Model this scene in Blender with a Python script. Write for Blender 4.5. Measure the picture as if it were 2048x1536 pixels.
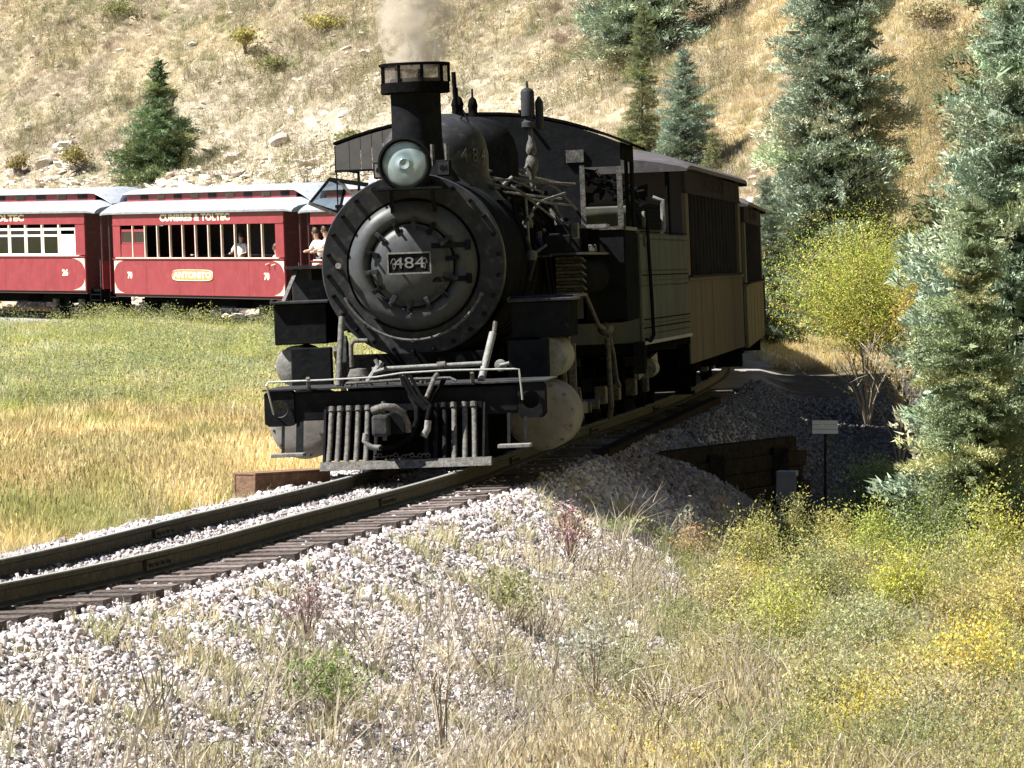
import bpy, math, random
import numpy as np
from mathutils import Vector, Matrix

random.seed(7)
rng = np.random.default_rng(11)
R = math.radians
S = bpy.context.scene
for _o in list(bpy.data.objects):
    bpy.data.objects.remove(_o)
COL = S.collection

# ------------------------------------------------------------------ camera, sky, sun, exposure
FPX, CAMH, YHOR = 10290.0, 2.06, 513.0          # focal length in photo pixels, eye height, horizon row
cam_d = bpy.data.cameras.new("camera")
cam_d.sensor_width = 36.0
cam_d.lens = 36.0 * FPX / 2048.0
cam_d.shift_y = -(768.0 - YHOR) / 2048.0
cam_d.clip_start = 0.5
cam_d.clip_end = 3000.0
cam = bpy.data.objects.new("camera", cam_d)
cam.location = (0, 0, CAMH)
cam.rotation_euler = (R(90), 0, 0)
COL.objects.link(cam)
S.camera = cam

SUN_TRAVEL = Vector((0.69, 0.15, -0.87)).normalized()
world = bpy.data.worlds.new("World")
S.world = world
world.use_nodes = True
wn = world.node_tree
wn.nodes.clear()
sky = wn.nodes.new("ShaderNodeTexSky")
sky.sky_type = 'NISHITA'
sky.sun_disc = False
sky.sun_elevation = math.asin(-SUN_TRAVEL.z)
sky.sun_rotation = math.atan2(-SUN_TRAVEL.x, -SUN_TRAVEL.y)
sky.altitude = 3000
sky.air_density = 0.8
sky.dust_density = 0.2
bgn = wn.nodes.new("ShaderNodeBackground")
bgn.inputs[1].default_value = 0.07
won = wn.nodes.new("ShaderNodeOutputWorld")
wn.links.new(sky.outputs[0], bgn.inputs[0])
wn.links.new(bgn.outputs[0], won.inputs[0])
sun_d = bpy.data.lights.new("sun", 'SUN')
sun_d.energy = 5.0
sun_d.angle = R(0.5)
sun_d.color = (1.0, 0.955, 0.88)
sun = bpy.data.objects.new("sun", sun_d)
sun.rotation_euler = SUN_TRAVEL.to_track_quat('-Z', 'Y').to_euler()
sun.location = (-30, -10, 40)
COL.objects.link(sun)
S.view_settings.view_transform = 'Standard'
S.view_settings.look = 'None'
S.view_settings.exposure = 1.55
S.view_settings.gamma = 1.0
S.view_settings.use_curve_mapping = False
S.cycles.max_bounces = 6
S.cycles.volume_bounces = 1
S.cycles.transparent_max_bounces = 12

# ------------------------------------------------------------------ materials
def nt_of(m):
    m.use_nodes = True
    nt = m.node_tree
    nt.nodes.clear()
    out = nt.nodes.new("ShaderNodeOutputMaterial")
    b = nt.nodes.new("ShaderNodeBsdfPrincipled")
    nt.links.new(b.outputs[0], out.inputs[0])
    return nt, b

def mat(name, c1, c2=None, rough=0.6, metal=0.0, scale=6.0, bump=0.0, bscale=40.0, spec=0.5, dust=None, streak=1.0, bdist=0.02):
    """Paint, metal, wood ...: two tones mixed by noise, an optional dust layer on upward faces' own grime, fine bump."""
    m = bpy.data.materials.new(name)
    nt, b = nt_of(m)
    L = nt.links
    tc = nt.nodes.new("ShaderNodeTexCoord")
    mp = nt.nodes.new("ShaderNodeMapping")
    mp.inputs['Scale'].default_value = (1, 1, 1.0 / streak)
    L.new(tc.outputs['Object'], mp.inputs[0])
    n = nt.nodes.new("ShaderNodeTexNoise")
    n.inputs['Scale'].default_value = scale
    n.inputs['Detail'].default_value = 8
    n.inputs['Roughness'].default_value = 0.65
    L.new(mp.outputs[0], n.inputs['Vector'])
    cr = nt.nodes.new("ShaderNodeValToRGB")
    cr.color_ramp.elements[0].position = 0.33
    cr.color_ramp.elements[1].position = 0.68
    c2 = c2 or tuple(min(1, x * 1.35) for x in c1)
    cr.color_ramp.elements[0].color = (*c1, 1)
    cr.color_ramp.elements[1].color = (*c2, 1)
    L.new(n.outputs[0], cr.inputs[0])
    colout = cr.outputs[0]
    if dust:
        n2 = nt.nodes.new("ShaderNodeTexNoise")
        n2.inputs['Scale'].default_value = scale * 2.7
        n2.inputs['Detail'].default_value = 9
        L.new(mp.outputs[0], n2.inputs['Vector'])
        r2 = nt.nodes.new("ShaderNodeValToRGB")
        r2.color_ramp.elements[0].position = 0.52
        r2.color_ramp.elements[1].position = 0.8
        L.new(n2.outputs[0], r2.inputs[0])
        mx = nt.nodes.new("ShaderNodeMixRGB")
        mx.inputs[2].default_value = (*dust, 1)
        L.new(r2.outputs[0], mx.inputs[0])
        L.new(colout, mx.inputs[1])
        colout = mx.outputs[0]
    if name.startswith("weathered_tie"):
        oi = nt.nodes.new("ShaderNodeObjectInfo")
        mr = nt.nodes.new("ShaderNodeMapRange")
        mr.inputs[3].default_value = 0.5; mr.inputs[4].default_value = 1.35
        L.new(oi.outputs['Random'], mr.inputs[0])
        vm = nt.nodes.new("ShaderNodeVectorMath"); vm.operation = 'SCALE'
        L.new(colout, vm.inputs[0]); L.new(mr.outputs[0], vm.inputs['Scale'])
        colout = vm.outputs[0]
    L.new(colout, b.inputs['Base Color'])
    b.inputs['Roughness'].default_value = rough
    b.inputs['Metallic'].default_value = metal
    b.inputs['Specular IOR Level'].default_value = spec
    rr = nt.nodes.new("ShaderNodeMapRange")
    rr.inputs[3].default_value = max(0.05, rough - 0.12)
    rr.inputs[4].default_value = min(1.0, rough + 0.15)
    L.new(n.outputs[0], rr.inputs[0])
    L.new(rr.outputs[0], b.inputs['Roughness'])
    if bump:
        nb = nt.nodes.new("ShaderNodeTexNoise")
        nb.inputs['Scale'].default_value = bscale
        nb.inputs['Detail'].default_value = 6
        L.new(mp.outputs[0], nb.inputs['Vector'])
        bp = nt.nodes.new("ShaderNodeBump")
        bp.inputs['Strength'].default_value = bump
        bp.inputs['Distance'].default_value = bdist
        L.new(nb.outputs[0], bp.inputs['Height'])
        L.new(bp.outputs[0], b.inputs['Normal'])
    return m

def leafmat(name, attr_type='GEOMETRY', rough=0.7, trans=0.35, vary=0.25):
    """Plants and stones: colour comes from the 'col' attribute of the mesh or of the instance."""
    m = bpy.data.materials.new(name)
    nt, b = nt_of(m)
    L = nt.links
    a = nt.nodes.new("ShaderNodeAttribute")
    a.attribute_type = attr_type
    a.attribute_name = "col"
    col = a.outputs['Color']
    if vary:
        g = nt.nodes.new("ShaderNodeNewGeometry")
        n = nt.nodes.new("ShaderNodeTexNoise")
        n.inputs['Scale'].default_value = 9.0
        n.inputs['Detail'].default_value = 3
        L.new(g.outputs['Position'], n.inputs['Vector'])
        mr = nt.nodes.new("ShaderNodeMapRange")
        mr.inputs[1].default_value = 0.3
        mr.inputs[2].default_value = 0.7
        mr.inputs[3].default_value = 1 - vary
        mr.inputs[4].default_value = 1 + vary
        L.new(n.outputs[0], mr.inputs[0])
        vm = nt.nodes.new("ShaderNodeVectorMath")
        vm.operation = 'SCALE'
        L.new(col, vm.inputs[0])
        L.new(mr.outputs[0], vm.inputs['Scale'])
        col = vm.outputs[0]
    L.new(col, b.inputs['Base Color'])
    b.inputs['Roughness'].default_value = rough
    b.inputs['Specular IOR Level'].default_value = 0.25
    if trans:
        out = [x for x in nt.nodes if x.type == 'OUTPUT_MATERIAL'][0]
        t = nt.nodes.new("ShaderNodeBsdfTranslucent")
        L.new(col, t.inputs[0])
        mx = nt.nodes.new("ShaderNodeMixShader")
        mx.inputs[0].default_value = trans
        L.new(b.outputs[0], mx.inputs[1])
        L.new(t.outputs[0], mx.inputs[2])
        L.new(mx.outputs[0], out.inputs[0])
    return m

M = {}
M['black'] = mat("black_engine_paint", (0.009, 0.0095, 0.011), (0.017, 0.018, 0.020), rough=0.45, spec=0.0, scale=5, dust=(0.02, 0.02, 0.02), bump=0.15, bscale=25)
M['soot'] = mat("sooty_iron", (0.004, 0.004, 0.005), (0.009, 0.009, 0.009), rough=0.8, spec=0.0, scale=7, dust=(0.012, 0.011, 0.01), bump=0.3, bscale=30)
M['graphite'] = mat("smokebox_graphite", (0.024, 0.026, 0.030), (0.042, 0.044, 0.048), rough=0.5, spec=0.06, scale=4, dust=(0.095, 0.085, 0.075), bump=0.12, bscale=18)
M['graphite_light'] = mat("polished_smokebox_front", (0.044, 0.048, 0.052), (0.074, 0.078, 0.081), rough=0.42, spec=0.2, scale=3.5, dust=(0.035, 0.033, 0.032), bump=0.1, bscale=15)
M['cabgrey'] = mat("grey_cab_boards", (0.10, 0.096, 0.097), (0.14, 0.135, 0.135), rough=0.6, spec=0.1, scale=5)
M['worn'] = mat("worn_grey_iron", (0.05, 0.05, 0.047), (0.16, 0.155, 0.145), rough=0.6, metal=0.0, spec=0.1, scale=22, dust=(0.04, 0.03, 0.022), bump=0.4, bscale=60)
M['pale'] = mat("pale_worn_paint", (0.13, 0.13, 0.125), (0.25, 0.25, 0.24), rough=0.6, spec=0.2, scale=12, dust=(0.08, 0.077, 0.07), bump=0.2)
M['cylgrey'] = mat("cylinder_head_grey", (0.20, 0.195, 0.19), (0.27, 0.26, 0.25), rough=0.5, spec=0.0, scale=4, dust=(0.14, 0.13, 0.12), bump=0.1)
M['silver'] = mat("bright_steel", (0.32, 0.32, 0.31), (0.45, 0.45, 0.43), rough=0.45, metal=0.3, scale=20)
M['rust'] = mat("rusty_steel", (0.13, 0.075, 0.05), (0.24, 0.155, 0.105), rough=0.85, spec=0.1, scale=10, dust=(0.08, 0.055, 0.04), bump=0.4, bscale=40)
M['rail'] = mat("weathered_rail_steel", (0.035, 0.032, 0.027), (0.07, 0.066, 0.052), rough=0.7, metal=0.0, spec=0.05, scale=8, dust=(0.11, 0.11, 0.075), bump=0.3, bscale=60)
M['railtop'] = mat("polished_rail_head", (0.30, 0.30, 0.27), (0.48, 0.48, 0.44), rough=0.34, metal=0.3, scale=14, dust=(0.12, 0.115, 0.09))
M['tie'] = mat("weathered_tie_wood", (0.075, 0.06, 0.055), (0.19, 0.16, 0.148), rough=0.9, spec=0.1, scale=14, dust=(0.26, 0.22, 0.2), bump=0.9, bscale=30, streak=0.2)
M['timber'] = mat("dark_creosoted_timber", (0.016, 0.013, 0.011), (0.04, 0.032, 0.027), rough=0.9, spec=0.0, scale=8, dust=(0.055, 0.047, 0.04), bump=0.8, bscale=30)
M['tender'] = mat("tender_paint", (0.080, 0.085, 0.080), (0.115, 0.118, 0.10), rough=0.55, spec=0.0, scale=1.6, dust=(0.15, 0.145, 0.09), bump=0.1, streak=3)
M['red'] = mat("coach_red", (0.185, 0.024, 0.032), (0.23, 0.034, 0.042), rough=0.55, spec=0.3, scale=1.6, dust=(0.22, 0.05, 0.055), bump=0.06)
M['dred'] = mat("coach_end_red", (0.05, 0.007, 0.009), (0.075, 0.012, 0.014), rough=0.6, scale=3, dust=(0.12, 0.03, 0.03))
M['pink'] = mat("window_trim_cream", (0.62, 0.42, 0.36), (0.74, 0.60, 0.52), rough=0.5, scale=9)
M['cream'] = mat("cream_lettering", (0.85, 0.72, 0.48), (0.9, 0.8, 0.62), rough=0.5, scale=9)
M['orange'] = mat("orange_name_board", (0.75, 0.20, 0.05), (0.85, 0.30, 0.10), rough=0.5, scale=9)
M['white'] = mat("white_panel", (0.78, 0.77, 0.74), (0.85, 0.84, 0.82), rough=0.5, scale=4)
M['roof'] = mat("silver_coach_roof", (0.21, 0.23, 0.27), (0.31, 0.33, 0.375), rough=0.55, scale=2.5, dust=(0.17, 0.175, 0.19), bump=0.15, bscale=12)
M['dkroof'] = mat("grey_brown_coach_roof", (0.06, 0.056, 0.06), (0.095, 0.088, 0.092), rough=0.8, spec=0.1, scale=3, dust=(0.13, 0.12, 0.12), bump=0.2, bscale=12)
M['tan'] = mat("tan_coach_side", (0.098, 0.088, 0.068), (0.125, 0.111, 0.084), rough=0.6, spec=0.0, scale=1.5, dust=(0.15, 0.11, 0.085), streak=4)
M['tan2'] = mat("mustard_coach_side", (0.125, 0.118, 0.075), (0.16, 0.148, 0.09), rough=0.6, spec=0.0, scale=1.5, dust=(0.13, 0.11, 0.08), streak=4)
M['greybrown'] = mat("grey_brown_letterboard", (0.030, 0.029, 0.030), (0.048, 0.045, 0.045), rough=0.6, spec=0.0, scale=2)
M['maroon'] = mat("dark_maroon_end", (0.022, 0.013, 0.016), (0.034, 0.02, 0.022), rough=0.6, scale=3)
M['interior'] = mat("coach_interior", (0.02, 0.012, 0.011), (0.04, 0.02, 0.018), rough=0.8, scale=3)
M['blue'] = mat("blue_grey_painted_steel", (0.11, 0.13, 0.17), (0.16, 0.18, 0.23), rough=0.6, scale=5, dust=(0.2, 0.18, 0.17))
M['bark'] = mat("spruce_bark", (0.09, 0.065, 0.05), (0.2, 0.15, 0.115), rough=0.95, scale=18, bump=0.9, bscale=25)
M['twig'] = mat("bare_bleached_twigs", (0.26, 0.21, 0.16), (0.42, 0.37, 0.30), rough=0.85, scale=12, bump=0.3)
M['redtwig'] = mat("red_brown_twigs", (0.13, 0.08, 0.068), (0.23, 0.15, 0.12), rough=0.85, scale=12, bump=0.3)
M['rock'] = mat("pale_hill_rock", (0.33, 0.29, 0.24), (0.48, 0.44, 0.38), rough=0.9, scale=5, dust=(0.26, 0.2, 0.15), bump=0.8, bscale=9)
M['skin'] = mat("skin", (0.55, 0.33, 0.24), (0.6, 0.37, 0.27), rough=0.55, scale=5)
M['shirt_w'] = mat("white_cloth", (0.75, 0.75, 0.75), (0.82, 0.82, 0.82), rough=0.8, scale=8)
M['shirt_d'] = mat("dark_cloth", (0.03, 0.035, 0.05), (0.05, 0.055, 0.07), rough=0.8, scale=8)
M['shirt_p'] = mat("pale_pink_cloth", (0.6, 0.42, 0.42), (0.68, 0.5, 0.5), rough=0.8, scale=8)
M['hair'] = mat("dark_hair", (0.03, 0.02, 0.015), (0.06, 0.04, 0.03), rough=0.6, scale=20)
M['leaf'] = leafmat("leaves", 'GEOMETRY')
M['needles'] = leafmat("spruce_needles", 'GEOMETRY', trans=0.12, rough=0.5)
M['ileaf'] = leafmat("grass_blades", 'INSTANCER', trans=0.4, vary=0.15)
M['istone'] = leafmat("ballast_stone", 'INSTANCER', trans=0.0, rough=0.85, vary=0.12)

def glassmat(name, tint, rough, lens=False):
    m = bpy.data.materials.new(name)
    nt, b = nt_of(m)
    L = nt.links
    out = [x for x in nt.nodes if x.type == 'OUTPUT_MATERIAL'][0]
    if lens:
        tc = nt.nodes.new("ShaderNodeTexCoord")
        v = nt.nodes.new("ShaderNodeTexVoronoi")
        v.inputs['Scale'].default_value = 7
        L.new(tc.outputs['Object'], v.inputs[0])
        cr = nt.nodes.new("ShaderNodeValToRGB")
        cr.color_ramp.elements[0].color = (0.09, 0.14, 0.15, 1)
        cr.color_ramp.elements[1].color = (0.30, 0.38, 0.40, 1)
        cr.color_ramp.elements[1].position = 0.7
        L.new(v.outputs['Distance'], cr.inputs[0])
        L.new(cr.outputs[0], b.inputs['Base Color'])
        b.inputs['Roughness'].default_value = rough
        b.inputs['Coat Weight'].default_value = 0.6
        bp = nt.nodes.new("ShaderNodeBump")
        bp.inputs['Strength'].default_value = 0.5
        L.new(v.outputs['Distance'], bp.inputs['Height'])
        L.new(bp.outputs[0], b.inputs['Normal'])
    else:
        t = nt.nodes.new("ShaderNodeBsdfTransparent")
        t.inputs[0].default_value = (*tint, 1)
        g = nt.nodes.new("ShaderNodeBsdfGlossy")
        g.inputs['Roughness'].default_value = rough
        f = nt.nodes.new("ShaderNodeFresnel")
        mx = nt.nodes.new("ShaderNodeMixShader")
        L.new(f.outputs[0], mx.inputs[0])
        L.new(t.outputs[0], mx.inputs[1])
        L.new(g.outputs[0], mx.inputs[2])
        L.new(mx.outputs[0], out.inputs[0])
    return m
M['lens'] = glassmat("headlight_lens", (1, 1, 1), 0.15, True)
M['glass'] = glassmat("window_glass", (0.55, 0.6, 0.62), 0.05)

def meshscreen():
    m = bpy.data.materials.new("spark_screen_mesh")
    nt, b = nt_of(m)
    L = nt.links
    out = [x for x in nt.nodes if x.type == 'OUTPUT_MATERIAL'][0]
    b.inputs['Base Color'].default_value = (0.10, 0.085, 0.075, 1)
    b.inputs['Roughness'].default_value = 0.8
    t = nt.nodes.new("ShaderNodeBsdfTransparent")
    mx = nt.nodes.new("ShaderNodeMixShader")
    mx.inputs[0].default_value = 0.55
    L.new(t.outputs[0], mx.inputs[1])
    L.new(b.outputs[0], mx.inputs[2])
    L.new(mx.outputs[0], out.inputs[0])
    return m
M['screen'] = meshscreen()

# ------------------------------------------------------------------ mesh helpers
def tag(o, label=None, cat=None, group=None, kind=None):
    if label: o['label'] = label
    if cat: o['category'] = cat
    if group: o['group'] = group
    if kind: o['kind'] = kind
    return o

def empty(name, loc=(0, 0, 0), rot=(0, 0, 0), label=None, cat=None, group=None, kind=None):
    o = bpy.data.objects.new(name, None)
    o.location = loc
    o.rotation_euler = rot
    o.empty_display_size = 0.3
    COL.objects.link(o)
    return tag(o, label, cat, group, kind)

def link_mesh(name, me, parent=None, loc=None, rot=None):
    o = bpy.data.objects.new(name, me)
    COL.objects.link(o)
    if parent: o.parent = parent
    if loc is not None: o.location = loc
    if rot is not None: o.rotation_euler = rot
    return o

class MB:
    def __init__(s):
        s.v, s.f = [], []
    def add(s, vs, fs):
        k = len(s.v)
        s.v += [tuple(p) for p in vs]
        s.f += [tuple(i + k for i in f) for f in fs]
        return s
    def box(s, x0, x1, y0, y1, z0, z1):
        vs = [(x, y, z) for z in (z0, z1) for y in (y0, y1) for x in (x0, x1)]
        return s.add(vs, [(0, 2, 3, 1), (4, 5, 7, 6), (0, 1, 5, 4), (2, 6, 7, 3), (0, 4, 6, 2), (1, 3, 7, 5)])
    def bar(s, a, b, w, h, up=(0, 0, 1)):
        a, b = Vector(a), Vector(b)
        d = (b - a).normalized()
        u = Vector(up)
        if abs(d.dot(u)) > 0.95: u = Vector((0, 1, 0))
        sd = d.cross(u).normalized()
        u = sd.cross(d).normalized()
        vs = [p + sd * (w / 2 * i) + u * (h / 2 * j) for p in (a, b) for i, j in ((-1, -1), (1, -1), (1, 1), (-1, 1))]
        return s.add(vs, [(0, 1, 2, 3), (7, 6, 5, 4), (0, 4, 5, 1), (1, 5, 6, 2), (2, 6, 7, 3), (3, 7, 4, 0)])
    def tube(s, pts, r, seg=10, r2=None, caps=True):
        pts = [Vector(p) for p in pts]
        n = len(pts)
        k = len(s.v)
        up = None
        for i, p in enumerate(pts):
            d = (pts[min(i + 1, n - 1)] - pts[max(i - 1, 0)]).normalized()
            if up is None:
                up = Vector((0, 0, 1)) if abs(d.z) < 0.9 else Vector((0, 1, 0))
            sd = d.cross(up).normalized()
            up = sd.cross(d).normalized()
            rr = r if r2 is None else r + (r2 - r) * i / (n - 1)
            for j in range(seg):
                a = 2 * math.pi * j / seg
                s.v.append(tuple(p + sd * (rr * math.cos(a)) + up * (rr * math.sin(a))))
        for i in range(n - 1):
            for j in range(seg):
                a, b = k + i * seg + j, k + i * seg + (j + 1) % seg
                s.f.append((a, b, b + seg, a + seg))
        if caps:
            s.f.append(tuple(k + j for j in range(seg))[::-1])
            s.f.append(tuple(k + (n - 1) * seg + j for j in range(seg)))
        return s
    def lathe(s, prof, c, axis='z', seg=32, a0=0.0, a1=2 * math.pi):
        """prof: (radius, along) pairs, revolved round the axis through c."""
        k = len(s.v)
        full = abs(a1 - a0 - 2 * math.pi) < 1e-6
        ns = seg if full else seg + 1
        for r, t in prof:
            for j in range(ns):
                a = a0 + (a1 - a0) * j / seg
                u, w = r * math.cos(a), r * math.sin(a)
                if axis == 'z': p = (c[0] + u, c[1] + w, c[2] + t)
                elif axis == 'y': p = (c[0] + u, c[1] + t, c[2] + w)
                else: p = (c[0] + t, c[1] + u, c[2] + w)
                s.v.append(p)
        for i in range(len(prof) - 1):
            for j in range(seg):
                a = k + i * ns + j
                b = k + i * ns + (j + 1) % ns
                s.f.append((a, b, b + ns, a + ns))
        return s
    def prism(s, poly, y0, y1, axis='y'):
        """poly in (x,z) extruded along y (axis y), or (y,z) along x (axis x), or (x,y) along z."""
        def P(a, b, t):
            return (a, t, b) if axis == 'y' else ((t, a, b) if axis == 'x' else (a, b, t))
        n = len(poly)
        vs = [P(a, b, y0) for a, b in poly] + [P(a, b, y1) for a, b in poly]
        fs = [tuple(range(n))[::-1], tuple(range(n, 2 * n))]
        fs += [(i, (i + 1) % n, (i + 1) % n + n, i + n) for i in range(n)]
        return s.add(vs, fs)
    def build(s, name, m, parent=None, smooth=False, bevel=0.0, loc=None, rot=None, label=None):
        me = bpy.data.meshes.new(name)
        me.from_pydata(s.v, [], s.f)
        me.update()
        import bmesh
        bm = bmesh.new()
        bm.from_mesh(me)
        bmesh.ops.recalc_face_normals(bm, faces=bm.faces)
        bm.to_mesh(me)
        bm.free()
        me.materials.append(m)
        if smooth:
            me.polygons.foreach_set('use_smooth', [True] * len(me.polygons))
            me.set_sharp_from_angle(angle=R(smooth if smooth is not True else 40))
        o = link_mesh(name, me, parent, loc, rot)
        if bevel:
            bv = o.modifiers.new('bevel', 'BEVEL')
            bv.width = bevel
            bv.segments = 2
            bv.limit_method = 'ANGLE'
        if label: o['label'] = label
        return o

def B(name, m, parent, x0, x1, y0, y1, z0, z1, bevel=0.008, label=None):
    return MB().box(x0, x1, y0, y1, z0, z1).build(name, m, parent, bevel=bevel, label=label)
def T(name, m, parent, pts, r, seg=10, label=None):
    return MB().tube(pts, r, seg).build(name, m, parent, smooth=True, label=label)

def np_mesh(name, verts, faces, m, col=None, smooth=False):
    """verts (n,3), faces (k,3 or 4) arrays; col (n,3) point colours."""
    verts = np.asarray(verts, np.float32)
    faces = np.asarray(faces, np.int32)
    k, w = faces.shape
    me = bpy.data.meshes.new(name)
    me.vertices.add(len(verts))
    me.vertices.foreach_set('co', verts.ravel())
    me.loops.add(k * w)
    me.loops.foreach_set('vertex_index', faces.ravel())
    me.polygons.add(k)
    me.polygons.foreach_set('loop_start', np.arange(0, k * w, w, dtype=np.int32))
    if smooth:
        me.polygons.foreach_set('use_smooth', np.ones(k, bool))
    me.update(calc_edges=True)
    me.materials.append(m)
    if col is not None:
        at = me.attributes.new('col', 'FLOAT_COLOR', 'POINT')
        c4 = np.ones((len(verts), 4), np.float32)
        c4[:, :3] = col
        at.data.foreach_set('color', c4.ravel())
    return me

def text(body, size, mtx, m, parent, name="lettering", xs=1.0, ext=0.004, spacing=1.0, bold=0.0):
    c = bpy.data.curves.new(name, 'FONT')
    c.body = body
    c.size = size
    c.extrude = ext
    c.offset = bold
    c.space_character = spacing
    c.align_x = 'CENTER'
    c.align_y = 'CENTER'
    c.resolution_u = 3
    o = bpy.data.objects.new(name, c)
    COL.objects.link(o)
    dg = bpy.context.evaluated_depsgraph_get()
    me = bpy.data.meshes.new_from_object(o.evaluated_get(dg))
    bpy.data.objects.remove(o)
    me.transform(Matrix.Diagonal((xs, 1, 1, 1)))
    me.transform(mtx)
    me.materials.clear()
    me.materials.append(m)
    return link_mesh(name, me, parent)

def frame_mtx(origin, right, up):
    r_, u_ = Vector(right).normalized(), Vector(up).normalized()
    n = r_.cross(u_)
    return Matrix(((r_.x, u_.x, n.x, origin[0]), (r_.y, u_.y, n.y, origin[1]), (r_.z, u_.z, n.z, origin[2]), (0, 0, 0, 1)))

# ------------------------------------------------------------------ value noise
def _hash(ix, iy, seed):
    h = (ix.astype(np.int64) * 374761393 + iy.astype(np.int64) * 668265263 + seed * 1442695041) & 0x7fffffff
    h = ((h ^ (h >> 13)) * 1274126177) & 0x7fffffff
    return ((h ^ (h >> 16)) & 0xffff) / 65535.0
def vnoise(x, y, seed=0):
    x, y = np.asarray(x, float), np.asarray(y, float)
    ix, iy = np.floor(x), np.floor(y)
    fx, fy = x - ix, y - iy
    fx, fy = fx * fx * (3 - 2 * fx), fy * fy * (3 - 2 * fy)
    a, b = _hash(ix, iy, seed), _hash(ix + 1, iy, seed)
    c, d = _hash(ix, iy + 1, seed), _hash(ix + 1, iy + 1, seed)
    return (a * (1 - fx) + b * fx) * (1 - fy) + (c * (1 - fx) + d * fx) * fy
def fbm(x, y, seed=0, oct=4):
    t, a, s = 0.0, 0.5, 0.0
    for i in range(oct):
        t = t + a * vnoise(np.asarray(x) * 2 ** i, np.asarray(y) * 2 ** i, seed + i)
        s += a
        a *= 0.5
    return t / s

# ------------------------------------------------------------------ railway alignment (plan) and terrain
CTRL = [(-14.5, 3.0), (-9.6, 13.0), (-6.2, 22.5), (-3.38, 33.5), (-2.12, 41.2), (-0.99, 49.0), (0.05, 59.0), (1.2, 69.0), (2.47, 82.0),
        (3.5, 96.0), (3.7, 106.0), (3.0, 115.0), (1.2, 124.5), (-1.5, 134.0), (-5.2, 143.7), (-10.9, 156.0), (-18.6, 168.5), (-29, 180), (-42, 189), (-60, 196), (-90, 202)]
def catmull(c):
    c = [np.array(p, float) for p in c]
    c = [2 * c[0] - c[1]] + c + [2 * c[-1] - c[-2]]
    out = []
    for i in range(1, len(c) - 2):
        p0, p1, p2, p3 = c[i - 1:i + 3]
        n = max(4, int(np.linalg.norm(p2 - p1) / 0.5))
        for t in np.arange(n) / n:
            out.append(0.5 * (2 * p1 + (p2 - p0) * t + (2 * p0 - 5 * p1 + 4 * p2 - p3) * t * t + (3 * p1 - 3 * p2 + p3 - p0) * t ** 3))
    out.append(c[-2])
    return np.array(out)
PATH = catmull(CTRL)
_seg = np.linalg.norm(np.diff(PATH, axis=0), axis=1)
ARC = np.concatenate([[0], np.cumsum(_seg)])
def path_at(s):
    return np.array([np.interp(s, ARC, PATH[:, 0]), np.interp(s, ARC, PATH[:, 1])])
def path_dir(s):
    d = path_at(s + 0.4) - path_at(s - 0.4)
    return d / np.linalg.norm(d)
TANG = np.gradient(PATH, axis=0)
TANG /= np.linalg.norm(TANG, axis=1)[:, None]
def track_z(y):
    return np.interp(y, [0, 95, 150, 200], [0.0, 0.0, 0.22, 0.5])
BANK = R(2.2)

def near_track(X, Y):
    """signed offset from the track centre (positive on its outer side) and the track's own Y there"""
    X, Y = np.ravel(X), np.ravel(Y)
    U = np.empty(len(X)); TY = np.empty(len(X))
    for a in range(0, len(X), 40000):
        x, y = X[a:a + 40000], Y[a:a + 40000]
        d2 = (x[:, None] - PATH[None, :, 0]) ** 2 + (y[:, None] - PATH[None, :, 1]) ** 2
        i = np.argmin(d2, axis=1)
        dx, dy = x - PATH[i, 0], y - PATH[i, 1]
        tx, ty = TANG[i, 0], TANG[i, 1]
        u = dx * ty - dy * tx
        al = dx * tx + dy * ty
        ends = (i == 0) | (i == len(PATH) - 1)
        U[a:a + 40000] = np.where(ends, u, np.sign(u) * np.sqrt(np.maximum(d2[np.arange(len(x)), i] - np.minimum(np.abs(al), 0.3) ** 2, 0)))
        TY[a:a + 40000] = PATH[i, 1]
    return U, TY

def smax(a, b, k):
    h = np.clip(0.5 + 0.5 * (a - b) / k, 0, 1)
    return b + (a - b) * h + k * h * (1 - h)

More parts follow.
